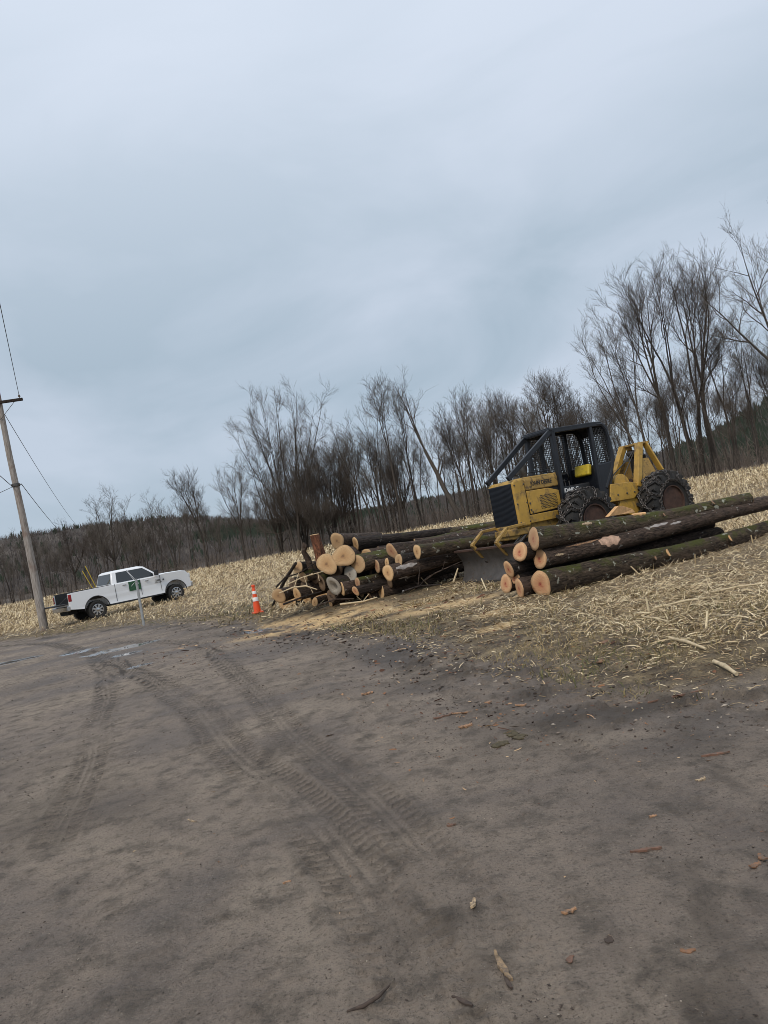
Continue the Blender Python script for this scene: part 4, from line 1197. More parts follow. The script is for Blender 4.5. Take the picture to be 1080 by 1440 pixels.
def pane(name, pts, parent=truck, th=.012, mat='dark_glass', lift=.004):
    c = sum(pts, Vector()) / len(pts)
    nrm = (pts[1] - pts[0]).cross(pts[2] - pts[0]).normalized()
    if nrm.dot(c - Vector((0, 0, 1.2))) < 0: nrm = -nrm
    a = [p + nrm * lift for p in pts]; b = [p - nrm * th for p in pts]; k = len(pts)
    mb = MB(); mb.add(a + b, [tuple(range(k)), tuple(range(k, 2 * k))[::-1]] + [(i, (i + 1) % k, k + (i + 1) % k, k + i) for i in range(k)])
    return mb.build(name, MATS[mat], parent)
for s_ in (-1, 1):
    pane('window', [gh(.10, s_, .08), gh(.44, s_, .08), gh(.44, s_, .90), gh(.13, s_, .90)])
    pane('window', [gh(.475, s_, .08), gh(.86, s_, .08), gh(.92, s_, .30), gh(.90, s_, .90), gh(.475, s_, .90)])
    pane('door_seam', [gh(.452, s_, .02), gh(.462, s_, .02), gh(.462, s_, .95), gh(.452, s_, .95)], mat='black_plastic', lift=.002)
    y_ = s_ * .987
    for xs in (-.93, .30, 1.30):
        MB().b2((xs - .008, y_ - .004, .66 if xs > -.9 else .60), (xs + .008, y_ + .004, 1.40)).build('door_seam', MATS['black_plastic'], truck)
    for xs in (-.55, .55):
        MB().b2((xs - .02, s_ * .985, 1.25), (xs + .16, s_ * 1.02, 1.29)).build('door_handle', MATS['chrome'], truck, bevel=.01)
    mir = MB(); mir.b2((1.02, s_ * 1.02, 1.42), (1.16, s_ * 1.24, 1.68)); mir.bar((1.12, s_ * .92, 1.44), (1.10, s_ * 1.04, 1.50), .06, .05)
    mir.build('mirror', MATS['black_plastic'], truck, bevel=.03)
    MB().b2((-3.035, s_ * .86, 1.00), (-2.92, s_ * .992, 1.32)).build('tail_light', MATS['tail_red'], truck, bevel=.02)
    MB().b2((2.70, s_ * .60, 1.02), (2.925, s_ * .90, 1.24)).build('headlight', MATS['lamp_clear'], truck, bevel=.04)
    MB().b2((-1.2, s_ * .86, .46), (1.35, s_ * .975, .535)).build('rocker_panel', MATS['black_plastic'], truck)
    for x_ in (FWX, RWX):       # arch liner and trim
        pts = [(x_ + .565 * math.cos(a), s_ * .988, RW + .05 + .565 * math.sin(a)) for a in [math.pi * q / 14 for q in range(15)]]
        MB().tube(pts, .022, 6).build('arch_trim', MATS['black_plastic'], truck)
pane('rear_window', [Vector((-1.018, -.78, 1.43)), Vector((-1.018, .78, 1.43)), Vector((-.917, .66, 1.885)), Vector((-.917, -.66, 1.885))], lift=.012)
pane('windshield', [Vector((1.37, -.84, 1.42)), Vector((1.37, .84, 1.42)), Vector((.755, .67, 1.91)), Vector((.755, -.67, 1.91))], lift=.012)
for x_ in (FWX, RWX):
    for s_ in (-1, 1):
        wheel(truck, (x_, s_ * .83, RW), RW, .29, s_)
mb = MB(); mb.b2((-3.16, -.96, .60), (-3.02, .96, .82)); mb.build('rear_bumper', MATS['chrome'], truck, bevel=.03)
mb = MB(); mb.b2((2.86, -.88, .55), (3.02, .88, .80)); mb.build('front_bumper', MATS['chrome'], truck, bevel=.04)
MB().b2((2.90, -.52, .86), (2.965, .52, 1.27)).build('radiator_grille', MATS['chrome'], truck, bevel=.02)
tg = MB().b2((-3.66, -.80, .885), (-3.05, .80, .945)).build('tailgate', MATS['black_plastic'], truck, bevel=.015)
for s_ in (-1, 1): MB().bar((-3.02, s_ * .79, 1.25), (-3.45, s_ * .80, .95), .02, .008).build('tailgate_cable', MATS['steel_dark'], tg)
MB().b2((-3.0, -.5, .42), (-2.6, .5, .60)).build('hitch_frame', MATS['dark_void'], truck)
mb = MB(); mb.b2((-2.5, -.45, .45), (2.5, .45, .60)); mb.tube([(FWX, -.8, RW), (FWX, .8, RW)], .07, 8); mb.tube([(RWX, -.8, RW), (RWX, .8, RW)], .09, 8); mb.build('chassis', MATS['dark_void'], truck)
# door magnet and badges on the visible (right) side
sg = MB().b2((-.28, -.992, .93), (.29, -.988, 1.36)).build('door_sign', MATS['sign_green'], truck)
for (a, b, c_, d) in [((-.22, 1.30), (-.05, 1.02), .07, 0), ((-.02, 1.29), (.14, 1.10), .05, 0), ((-.18, 1.14), (.02, 1.28), .04, 0), ((.12, 1.12), (.24, 1.26), .025, 0)]:
    MB().bar((a[0], -.9945, a[1]), (b[0], -.9945, b[1]), c_ * .5, .003, (0, 1, 0)).build('sign_mark', MATS['sign_white'] if c_ < .05 else MATS['sign_green'], sg)
lettering('2500', .13, 'letter_black', truck, (1.18, -.990, 1.17), (rad(90), 0, 0), 'badge')
lettering('HEAVY DUTY', .06, 'letter_black', truck, (1.18, -.990, 1.07), (rad(90), 0, 0), 'badge')
MB().b2((1.42, -.993, 1.14), (1.50, -.984, 1.20)).build('badge', MATS['letter_black'], truck)
# things carried in the bed
Tm = Matrix.Translation(truck.location) @ truck.rotation_euler.to_matrix().to_4x4()
for k, (a, b, lab) in enumerate([((-1.25, .35, .93), (-1.72, .40, 2.28), 'left and lower one of two yellow poles sticking out of the pickup bed'), ((-1.12, .30, .93), (-1.58, .32, 2.48), 'right and higher one of two yellow poles sticking out of the pickup bed')]):
    o = MB().tube([Tm @ Vector(a), Tm @ Vector(b)], .017, 8).build('marker_pole', MATS['stake_yellow']); tag(o, lab, 'pole', 'yellow poles in the truck bed')
jg = empty('jug', Tm @ Vector((-2.72, -.45, .917)), rad(43.5))
tag(jg, 'pale plastic jug standing in the open truck bed', 'jug')
MB().lathe([(.10, 0), (.115, .02), (.115, .24), (.05, .33), (.03, .35)], 16, 'z').build('body', MATS['bed_jug'], jg, smooth=True)
MB().lathe([(.035, .35), (.035, .39)], 12, 'z').build('cap', MATS['tail_red'], jg)

# ------------------------------------------------------------------ yellow log skidder
SK = empty('log_skidder', (5.0, 17.32, .34), rad(210))
tag(SK, 'yellow log skidder with black roll cage and chained tyres behind the logs', 'log skidder')
YEL, YELD, NAVY, BLK = MATS['machine_yellow'], MATS['machine_yellow_dirty'], MATS['machine_navy'], MATS['black_plastic']
# chassis
mb = MB(); mb.b2((.0, -.34, .62), (2.86, .34, .93)); mb.b2((-.25, -.18, .60), (.0, .18, 1.0))
mb.build('front_frame', YELD, SK, bevel=.03)
# nose with radiator grille
mb = MB(); mb.prism([(2.50, .86), (2.84, .84), (2.84, 1.80), (2.78, 1.87), (2.50, 1.885)], -.43, .43)
nose = mb.build('nose', YEL, SK, bevel=.05, seg=3)
mb = MB(); mb.b2((2.842, -.385, .93), (2.85, .385, 1.80)); gr = mb.build('radiator_grille', NAVY, SK, bevel=.003)
mb = MB()
for i in range(21):
    y_ = -.36 + i * .036
    mb.b2((2.851, y_ - .006, .95), (2.858, y_ + .006, 1.78))
mb.build('grille_bars', NAVY, gr)
# hood
mb = MB(); mb.prism([(-.40, 1.60), (-.40, 1.82), (-.34, 1.895), (.34, 1.895), (.40, 1.82), (.40, 1.60)], 1.42, 2.485, 'x')
hood = mb.build('hood', YELD, SK, bevel=.02)
lettering('JOHN DEERE', .125, 'letter_black', hood, (2.02, .403, 1.725), (rad(90), 0, rad(180)), width=.62)
mb = MB(); mb.b2((1.45, -.375, .95), (2.5, .375, 1.60)); mb.build('engine', MATS['dark_void'], SK)
for s_ in (1, -1):
    mb = MB(); mb.prism([(1.56, 1.12), (2.46, 1.09), (2.48, 1.59), (1.85, 1.585), (1.56, 1.50)], s_ * .376, s_ * .405)
    sp_ = mb.build('side_panel', YEL, SK, bevel=.012)
    mb = MB()
    for i in range(13):
        for j in range(9):
            x_ = 1.66 + i * .038 + (j % 2) * .019; z_ = 1.17 + j * .034
            mb.box((x_, s_ * .406, z_), (.021, .006, .021), Matrix.Rotation(rad(45), 3, 'Y'))
    mb.build('vent_holes', MATS['letter_black'], sp_)
    for (x_, z_) in ((2.44, 1.32), (2.44, 1.18), (2.40, 1.12)):
        MB().box((x_, s_ * .41, z_), (.03, .02, .04)).build('latch', MATS['steel_dark'], sp_)
    MB().b2((1.45, s_ * .36, .90), (2.5, s_ * .40, 1.075)).build('side_rail', YEL, SK, bevel=.012)
    # cage: front posts, mid posts, rear hoop, sweeps
    y_ = s_ * .42
    MB().bar((1.52, y_, 1.0), (1.46, y_, 2.80), .10, .10, (0, 1, 0)).build('cage_post', NAVY, SK, bevel=.015)
    MB().bar((.36, y_, 1.1), (.30, y_, 2.80), .085, .09, (0, 1, 0)).build('cage_post', NAVY, SK, bevel=.015)
    MB().tube([(.16, y_, 1.35), (-.10, y_, 1.72), (-.235, y_, 2.0), (-.22, y_, 2.45), (-.17, y_, 2.70), (-.06, y_, 2.815), (.12, y_, 2.84)], .058, 8).build('cage_post', NAVY, SK, smooth=True)
    MB().bar((1.46, y_, 2.83), (2.88, s_ * .36, 1.90), .075, .11).build('sweep_bar', NAVY, SK, bevel=.012)
    MB().bar((1.50, y_, 2.79), (-.02, y_, 2.83), .10, .09).build('roof_rail', NAVY, SK, bevel=.015)
mb = MB(); mb.prism([(1.56, 2.80), (1.56, 2.855), (.2, 2.89), (-.03, 2.875), (-.20, 2.77), (-.235, 2.62), (-.20, 2.62), (-.16, 2.74), (-.02, 2.835), (.2, 2.845)], -.47, .47)
mb.build('roof', NAVY, SK, bevel=.01)
MB().bar((1.5, -.42, 2.83), (1.5, .42, 2.83), .09, .11).build('front_roof_beam', NAVY, SK, bevel=.012)
MB().bar((1.10, -.42, 1.95), (1.10, -.42, 2.82), .07, .07).build('cage_post', NAVY, SK, bevel=.01)
# wire screens
def screen(p, du, dv, nu, nv, name='wire_screen', r=.0095):
    mb = MB(); p, du, dv = Vector(p), Vector(du), Vector(dv)
    for i in range(nu + 1):
        a = p + du * (i / nu); mb.tube([a, a + dv], r, 3, False)
    for j in range(nv + 1):
        a = p + dv * (j / nv); mb.tube([a, a + du], r, 3, False)
    return mb.build(name, BLK, SK)
screen((.34, -.42, 1.85), (.74, 0, 0), (0, 0, .95), 15, 19)
screen((1.12, -.42, 1.95), (.34, 0, 0), (0, 0, .85), 7, 17)
screen((-.16, -.42, 1.95), (.46, 0, 0), (0, 0, .80), 9, 16)
screen((-.20, -.40, 1.90), (0, .80, 0), (.0, 0, .85), 16, 17)
screen((-.14, .425, 1.95), (.42, 0, 0), (0, 0, .80), 9, 16)
# lower cab
mb = MB(); mb.prism([(1.56, 1.00), (.98, 1.00), (.94, 1.50), (1.54, 1.56)], .425, .46)
dp = mb.build('door_panel', NAVY, SK, bevel=.01)
lettering('JD440-C', .125, 'letter_white', dp, (1.25, .4625, 1.455), (rad(90), 0, rad(180)), width=.46)
mb = MB(); mb.prism([(1.56, 1.00), (.2, 1.00), (.2, 1.86), (1.54, 1.86)], -.46, -.43); mb.build('side_wall', NAVY, SK, bevel=.01)
mb = MB(); mb.prism([(.34, 1.0), (.18, 1.0), (-.14, 1.60), (-.245, 1.96), (.32, 1.92)], -.42, .455); mb.build('rear_tank', NAVY, SK, bevel=.03)
mb = MB(); mb.b2((.2, -.42, .94), (1.5, .42, 1.02)); mb.build('cab_floor', MATS['dark_void'], SK)
mb = MB(); mb.b2((1.40, -.40, 1.0), (1.46, .40, 1.86)); mb.build('dashboard', NAVY, SK, bevel=.01)
mb = MB(); mb.tube([(1.35, .1, 1.5), (1.12, .1, 1.80)], .025, 8); mb.torus((1.10, .1, 1.82), .17, .016, Matrix.Rotation(rad(-55), 3, 'Y'), 18, 6); mb.build('steering_wheel', BLK, SK, smooth=True)
seat = empty('seat'); seat.parent = SK
mb = MB(); mb.b2((.42, -.22, 1.42), (.86, .24, 1.56)); mb.build('cushion', BLK, seat, bevel=.03)
mb = MB(); mb.box((.38, .05, 1.84), (.12, .46, .26), Matrix.Rotation(rad(-14), 3, 'Y')); mb.build('backrest', MATS['cushion_yellow'], seat, bevel=.04, seg=3)
mb = MB(); mb.b2((.46, -.15, 1.02), (.80, .18, 1.42)); mb.build('pedestal', MATS['dark_void'], seat)
for (x_, y_, h_) in ((1.18, .28, 1.72), (1.10, .33, 1.66)):
    MB().tube([(x_, y_, 1.05), (x_ + .05, y_, h_)], .012, 6).build('lever', MATS['steel_dark'], SK)
mb = MB(); mb.lathe([(.05, 1.88), (.075, 1.92), (.075, 2.18), (.04, 2.22), (.035, 2.38)], 14, 'z', (1.98, -.16, 0)); mb.build('exhaust_stack', MATS['steel_dark'], SK, smooth=True)
mb = MB(); mb.lathe([(.06, 1.88), (.06, 1.98), (.10, 1.99), (.10, 2.10), (.03, 2.14)], 14, 'z', (2.25, -.10, 0)); mb.build('air_intake', MATS['steel_dark'], SK, smooth=True)
# push blade and its arms
mb = MB(); prof_ = []
for i in range(9):
    t = i / 8; z_ = -.18 + .72 * t; prof_.append((3.28 + .16 * (2 * t - 1) ** 2, z_))
back = [(x_ - .045, z_) for x_, z_ in prof_[::-1]]
mb.prism(prof_ + back, -1.22, 1.12); bl = mb.build('push_blade', MATS['blade_steel'], SK, smooth=True, ang=40)
MB().bar((3.42, -1.22, .555), (3.42, 1.12, .555), .12, .05).build('blade_lip', MATS['rust'], bl, bevel=.008)
MB().bar((3.45, -1.22, -.17), (3.45, 1.12, -.17), .03, .10).build('cutting_edge', MATS['steel_dark'], bl)
for y_ in (-.42, .42):
    mb = MB()
    for a, b in (((2.72, .92), (3.22, .90)), ((3.20, .905), (3.54, .655)), ((3.545, .67), (3.30, .36))):
        mb.bar((a[0], y_, a[1]), (b[0], y_, b[1]), .06, .085, (0, 1, 0))
    mb.build('lift_arm', YELD, SK, bevel=.01)
    MB().tube([(2.65, y_ * .8, .70), (3.30, y_ * .8, .25)], .045, 8).build('hydraulic_cylinder', MATS['steel_dark'], SK, smooth=True)
MB().b2((2.55, -.40, .70), (2.90, .40, .84)).build('front_bumper', YELD, SK, bevel=.02)
# rear frame, winch and arch
mb = MB(); mb.prism([(-.10, .78), (-.30, 1.36), (-.62, 1.40), (-1.15, 1.26), (-2.0, 1.24), (-2.0, .70), (-1.3, .62), (-.5, .62)], .40, .46)
mb.prism([(-.10, .78), (-.30, 1.36), (-.62, 1.40), (-1.15, 1.26), (-2.0, 1.24), (-2.0, .70), (-1.3, .62), (-.5, .62)], -.46, -.40)
mb.b2((-.32, -.40, .70), (-.26, .40, 1.34)); mb.b2((-2.0, -.40, .66), (-.3, .40, .74))
mb.build('rear_frame', YEL, SK, bevel=.012)
MB().prism([(.18, 1.02), (.06, 1.42), (-.55, 1.40), (-.80, 1.12), (-.60, 1.0)], .462, .50).build('side_plate', YEL, SK, bevel=.012)
wn_ = MB().lathe([(.19, -.30), (.19, -.27), (.11, -.26), (.11, .26), (.19, .27), (.19, .30)], 18, 'y', (-.80, 0, 1.28)).build('winch_drum', MATS['rust'], SK, smooth=True)
MB().lathe([(.26, .30), (.26, .36), (.10, .38)], 20, 'y', (-.45, .0, 1.36)).build('drum_cover', YEL, SK, smooth=True)
for s_ in (-1, 1):
    # arch leg: tapered plate box leaning back from the frame to the fairlead head
    pts0 = [(-.86, s_ * .43, 1.24), (-1.40, s_ * .25, 2.27)]
    mb = MB(); mb.bar(pts0[0], pts0[1], .13, .15, (0, 1, 0)); mb.build('arch_leg', YEL, SK, bevel=.01)
    mb = MB(); mb.bar((-1.95, s_ * .44, 1.22), (-1.60, s_ * .25, 2.27), .05, .15, (0, 1, 0)); mb.build('arch_leg', YEL, SK, bevel=.01)
    y0, y1 = s_ * .31, s_ * .28
    mb = MB(); mb.add([(-.95, s_ * .45, 1.22), (-1.75, s_ * .43, 1.22), (-1.56, s_ * .31, 1.90), (-1.32, s_ * .33, 1.90), (-.95, s_ * .42, 1.22), (-1.75, s_ * .40, 1.22), (-1.56, s_ * .28, 1.90), (-1.32, s_ * .30, 1.90)],
                      [(0, 1, 2, 3), (7, 6, 5, 4), (0, 4, 5, 1), (1, 5, 6, 2), (2, 6, 7, 3), (3, 7, 4, 0)]); mb.build('arch_plate', YELD, SK, bevel=.006)
MB().b2((-1.72, -.30, 2.25), (-1.36, .30, 2.30)).build('arch_head', YELD, SK, bevel=.01)
MB().lathe([(.075, -.2), (.09, -.18), (.07, 0), (.09, .18), (.075, .2)], 14, 'y', (-1.50, 0, 2.08)).build('fairlead_roller', MATS['steel_dark'], SK, smooth=True)
MB().b2((-1.62, -.20, 1.60), (-1.50, .20, 2.0)).build('fairlead_guard', MATS['dark_void'], SK)
MB().tube([(-.80, .02, 1.40), (-1.2, .03, 1.85), (-1.48, .04, 2.15)], .012, 6).build('winch_cable', MATS['steel_dark'], SK)
MB().tube([(.10, .40, 1.42), (-.30, .36, 1.66), (-.9, .30, 1.95), (-1.25, .18, 2.12)], .013, 6).build('hydraulic_hose', BLK, SK)

for y_ in (-.30, .30):
    MB().tube([(2.6, y_, .78), (2.95, y_ * 1.2, .60), (3.15, y_, .42)], .016, 6).build('hydraulic_hose', BLK, SK, smooth=True)
MB().tube([(2.35, .405, 1.95), (2.35, .43, 1.97), (1.75, .43, 1.97), (1.75, .405, 1.95)], .012, 6).build('grab_rail', NAVY, SK)
for x_ in (2.54, 2.80):
    for z_ in (.95, 1.35, 1.75):
        MB().lathe([(.018, .43), (.018, .442), (.008, .446)], 6, 'y', (x_, 0, z_)).build('bolt', MATS['steel_dark'], SK)
for x_ in (-.45, -.75, -1.0):
    MB().lathe([(.022, .50), (.022, .515), (.01, .52)], 6, 'y', (x_ + .35, 0, 1.15)).build('bolt', MATS['steel_dark'], SK)
MB().prism([(1.56, .62), (1.0, .62), (1.0, .70), (1.56, .70)], .40, .60).build('step', MATS['steel_dark'], SK)
def chained_wheel(c, flip):
    e = bpy.data.objects.new('wheel', None); col.objects.link(e); e.parent = SK; e.location = c
    e.rotation_euler = (0, flip, 0)
    r, h = .70, .25
    mb = MB()
    mb.lathe([(.33, -h * .75), (.40, -h), (.56, -h * 1.04), (.655, -h * .86), (.685, -h * .4), (.69, 0), (.685, h * .4), (.655, h * .86), (.56, h * 1.04), (.40, h), (.33, h * .75)], 40)
    for i in range(22):
        for s_ in (-1, 1):
            a = 2 * math.pi * (i + (.5 if s_ > 0 else 0)) / 22
            R_ = Matrix.Rotation(-a, 3, 'Y') @ Matrix.Rotation(s_ * rad(32), 3, 'X')
            p = Matrix.Rotation(-a, 3, 'Y') @ Vector((.68, s_ * .125, 0))
            mb.box(p, (.07, .24, .055), R_)
            p2 = Matrix.Rotation(-a - .07, 3, 'Y') @ Vector((.62, s_ * .235, 0))
            mb.box(p2, (.13, .05, .055), Matrix.Rotation(-a - .07, 3, 'Y'))
    mb.build('tyre', MATS['tyre_rubber'], e, smooth=True, ang=40)
    mb = MB()
    for s_ in (-1, 1):
        mb.lathe([(.36, s_ * h * .85), (.37, s_ * h * 1.02), (.345, s_ * h * 1.02), (.32, s_ * h * .55), (.14, s_ * h * .40), (.13, s_ * h * .7), (.02, s_ * h * .72)], 28)
    mb.build('rim', MATS['rust'], e, smooth=True, ang=40)
    rs = random.Random(4); mb = MB()
    def link_at(p, t, nrm, k):
        t = t.normalized(); nrm = (nrm - t * nrm.dot(t)).normalized()
        b = nrm.cross(t)
        R_ = Matrix((t, b, nrm)).transposed()
        if k % 2: R_ = R_ @ Matrix.Rotation(rad(80), 3, 'X')
        mb.torus(p, .030, .0105, R_, 8, 4, 1.55)
    def strand(pts, step=.066):
        L = 0; k = 0
        for a, b in zip(pts[:-1], pts[1:]):
            d = (b - a).length; m_ = max(1, int(round(d / step)))
            for q in range(m_):
                p = a.lerp(b, (q + .5) / m_); nr = Vector((p.x, 0, p.z)); nr = nr.normalized() if nr.length > 0 else Vector((1, 0, 0))
                if abs(p.y) > .25: nr = Vector((0, math.copysign(1, p.y), 0)) + nr * .3
                link_at(p, b - a, nr, k); k += 1
    def P(a, rr, y_): return Vector((rr * math.cos(a), y_, rr * math.sin(a)))
    n_ = 11
    for i in range(n_):
        a = 2 * math.pi * i / n_; a2 = a + math.pi / n_
        j1, j2 = rs.uniform(-.05, .05), rs.uniform(-.05, .05)
        strand([P(a, .50, -.285), P(a + j1, .62, -.27), P(a + .08, .735, -.17), P(a2 + j2, .745, 0), P(a + .08, .735, .17), P(a + j2, .62, .27), P(a, .50, .285)])
        strand([P(a2 + j2, .745, 0), P(a + 2 * math.pi / n_ + .08, .735, .17)])
        strand([P(a2 + j2, .745, 0), P(a + 2 * math.pi / n_ + .08, .735, -.17)])
    for s_ in (-1, 1):
        pts = [P(2 * math.pi * q / 22, .50 + rs.uniform(-.03, .02), s_ * .285) for q in range(22)]
        strand(pts + [pts[0]])
    mb.build('tyre_chain', MATS['chain_steel'], e, smooth=True, ang=60)
    return e
w0 = chained_wheel((1.2, .72, .70), 0)
for k, (x_, y_) in enumerate(((1.2, -.72), (-1.36, .72), (-1.36, -.72))):
    w = copy_tree(w0, SK); w.location = (x_, y_, .70 + (.08 if x_ < 0 else 0)); w.rotation_euler = (0, .7 * (k + 1), 0)
for x_ in (1.2, -1.36):
    MB().tube([(x_, -.6, .70), (x_, .6, .70)], .11, 10).build('axle', MATS['steel_dark'], SK)

# ------------------------------------------------------------------ logs
def log(near, az, pitch, L, r0, r1, bark, cutm, label, seed, knots=(), patches=(), cat='log', name='log', oval=1.0, group=None, hollow=False, lump=.05):
    rs = np.random.default_rng(seed)
    root = empty(name, near)
    d = Vector((math.sin(rad(az)) * math.cos(pitch), math.cos(rad(az)) * math.cos(pitch), math.sin(pitch)))
    y = Vector((0, 0, 1)).cross(d).normalized(); z = d.cross(y)
    root.rotation_euler = Matrix((d, y, z)).transposed().to_euler()
    tag(root, label, cat, group)
    n, k = 26, max(10, int(L * 7))
    an = np.linspace(0, 2 * np.pi, n, endpoint=False)
    ph = rs.uniform(0, 6.28, 4); X = np.linspace(0, L, k)
    wob = np.stack([(.07 * np.sin(X * .9 + ph[0]) - .07 * np.sin(ph[0])), .045 * np.sin(X * .8 + ph[1]) - .045 * np.sin(ph[1])], 1) * min(1, r0 * 5)
    sx, sy = rs.uniform(0, 90, 2)
    def surf(xv, a):
        t = xv / L; r = r0 + (r1 - r0) * t
        c = np.cos(a); s_ = np.sin(a)
        nz = fbm(xv * 1.6 + sx + 0 * a, (a * 1.2 + sy), 3) - .5
        nz2 = fbm(xv * 5 + sy, c * 3 + s_ * 2 + 30 + sx, 3) - .5
        flute = lump * np.cos(2 * a + ph[2]) + lump * .6 * np.cos(3 * a + ph[3])
        flare = .10 * np.exp(-xv / .25)
        seam = .5 * (1 + np.cos(a))     # keeps the noise seam underneath smooth
        return r * (1 + flute + flare + .16 * nz * (1 - np.exp(-(np.minimum(a, 2 * np.pi - a)) * 3)) + .10 * nz2)
    Xg, Ag = np.meshgrid(X, an, indexing='ij')
    Rg = surf(Xg, Ag)
    wy = np.interp(Xg, X, wob[:, 0]); wz = np.interp(Xg, X, wob[:, 1])
    V = np.stack([Xg, wy - Rg * np.sin(Ag) * oval, wz - Rg * np.cos(Ag)], -1)
    for e_ in (0, k - 1):                    # no saw cut is quite square
        k1, k2 = rs.normal(0, .16, 2)
        V[e_, :, 0] += k1 * (V[e_, :, 1] - wob[e_, 0]) + k2 * (V[e_, :, 2] - wob[e_, 1])
    i = np.arange(k - 1)[:, None]; j = np.arange(n)[None, :]
    Fq = np.stack([i * n + j, (i + 1) * n + j, (i + 1) * n + (j + 1) % n, i * n + (j + 1) % n], -1).reshape(-1, 4)
    me = np_mesh('bark', V.reshape(-1, 3), Fq, smooth=True)
    link('bark', me, MATS[bark], root)
    for end, sgn in ((0, -1), (k - 1, 1)):
        ring = V[end]; c0 = ring.mean(0); vs_ = []; rd = []
        fr = [1.0, .965, .66, .33] if not hollow else [1.0, .9, .7, .52]
        tilt = rs.normal(0, .12, 2)
        for f_ in fr:
            p = c0 + (ring - c0) * f_
            off = sgn * (.0 if f_ == 1.0 else .012) + (0 if f_ == 1.0 else 1) * ((p[:, 1] - c0[1]) * tilt[0] + (p[:, 2] - c0[2]) * tilt[1]) * .12
            p[:, 0] += off; vs_.append(p); rd.append(np.full(n, f_))
        ctr = c0.copy(); ctr[0] += sgn * .012 if not hollow else -sgn * .35
        V2 = np.concatenate(vs_ + [ctr[None]]); R2 = np.concatenate(rd + [[0.0 if not hollow else .0]])
        q = np.arange(len(fr) - 1)[:, None]
        Fq2 = np.stack([q * n + j, q * n + (j + 1) % n, (q + 1) * n + (j + 1) % n, (q + 1) * n + j], -1).reshape(-1, 4)
        b = (len(fr) - 1) * n; jj = np.arange(n)
        Ft = np.stack([b + jj, b + (jj + 1) % n, np.full(n, len(V2) - 1)], -1)
        if sgn < 0: Fq2 = Fq2[:, ::-1]; Ft = Ft[:, ::-1]
        Fq2 = Fq2[:, ::-1]; Ft = Ft[:, ::-1]
        me2 = np_mesh('cut_face', V2, Fq2, Ft, attrs={'rad': R2})
        link('cut_face', me2, MATS[cutm], root)
    def sp(xv, a, lift=0.0):
        r = float(surf(np.array([xv]), np.array([a]))[0]) + lift
        return Vector((xv, float(np.interp(xv, X, wob[:, 0])) - r * math.sin(a) * oval, float(np.interp(xv, X, wob[:, 1])) - r * math.cos(a)))
    for (xv, a, rk, hk, mt_) in knots:       # sawn branch stubs: bark collar + pale face
        p = sp(xv, a); o_ = Vector((0, -math.sin(a), -math.cos(a))); ax = (o_ + Vector((.35, 0, 0))).normalized()
        kb = MB().tube([p - o_ * .06, p + ax * hk], [rk * 1.45, rk], 12).build('branch_stub', MATS[bark], root, smooth=True, ang=50)
        MB().tube([p + ax * hk, p + ax * (hk + .006)], [rk * .93, rk * .9], 12).build('stub_face', MATS[mt_], kb)
    for (x0, x1, a0, a1, mt_, lift) in patches:   # barked / lichened / torn patches with ragged outline
        nu, nv = 14, 7; v = []; f = []
        for iu in range(nu + 1):
            u = iu / nu; sh = math.sin(math.pi * min(max(u, .04), .96)) ** .5 * (1 + .25 * math.sin(u * 17 + seed) * (0 < u < 1))
            for iv in range(nv + 1):
                w_ = (iv / nv - .5) * sh + .5
                edge_ = (iv in (0, nv)) or (iu in (0, nu))
                v.append(sp(x0 + (x1 - x0) * u, a0 + (a1 - a0) * w_, -.004 if edge_ else lift))
        for iu in range(nu):
            for iv in range(nv):
                f.append((iu * (nv + 1) + iv, (iu + 1) * (nv + 1) + iv, (iu + 1) * (nv + 1) + iv + 1, iu * (nv + 1) + iv + 1))
        MB().add(v, f).build('bare_patch', MATS[mt_], root, smooth=True)
    return root
simple('patch_pink', (0.46, 0.30, 0.21), .8, var=.35, scale=14)
simple('patch_grey', (0.30, 0.27, 0.25), .8, var=.35, scale=14)

PI = math.pi
# angle a: 0 underneath, pi on top, 3pi/2 = towards +y side ... camera side is about a = pi/2*3 or pi/2 by axis
log(at(750.7, 757.6, 12.25), 61, -.020, 5.6, .178, .125, 'bark_mossy', 'cut_pink', 'mossy topmost log of the right pile, with a torn pale splinter on top', 101,
    knots=[(3.05, 2.0, .035, .03, 'chip_orange'), (4.4, 2.3, .05, .03, 'chip_orange')], patches=[(1.05, 1.3, 2.2, 2.6, 'chip_pale', .012), (2.4, 2.75, 2.6, 3.4, 'snapped_wood', .02)])
log(at(759.3, 785.8, 12.3), 61, .004, 9.0, .152, .135, 'bark_brown', 'cut_pink', 'dark middle log of the right pile with a large bare pinkish patch', 102,
    knots=[(6.2, 2.0, .04, .02, 'chip_orange')], patches=[(1.25, 1.75, 1.2, 2.9, 'patch_pink', .006), (.5, 1.3, 2.3, 2.7, 'chip_orange', .006), (2.5, 3.0, 2.2, 2.7, 'patch_grey', .004), (3.0, 3.3, 1.9, 2.3, 'patch_grey', .004), (.2, .42, 1.5, 1.8, 'chip_pale', .01)])
log(at(761, 821.6, 12.15), 62, .004, 9.2, .205, .155, 'bark_mossy', 'cut_pink', 'thick lichen spotted bottom log at the front of the right pile', 103, oval=.95,
    knots=[(2.62, 1.95, .075, .04, 'snapped_wood'), (4.35, 1.95, .065, .045, 'snapped_wood'), (2.30, 1.75, .04, .03, 'chip_orange'), (1.9, 1.2, .035, .05, 'chip_pale')])
log(at(730.8, 828, 12.4), 61, .004, 5.2, .165, .14, 'bark_brown', 'cut_pink', 'ground log just left of the thick bottom log, its cut end tall and pink', 104)
log(at(711.7, 820.8, 12.7), 61, .002, 5.0, .145, .12, 'bark_brown', 'cut_pink', 'leftmost ground log of the right pile', 105)
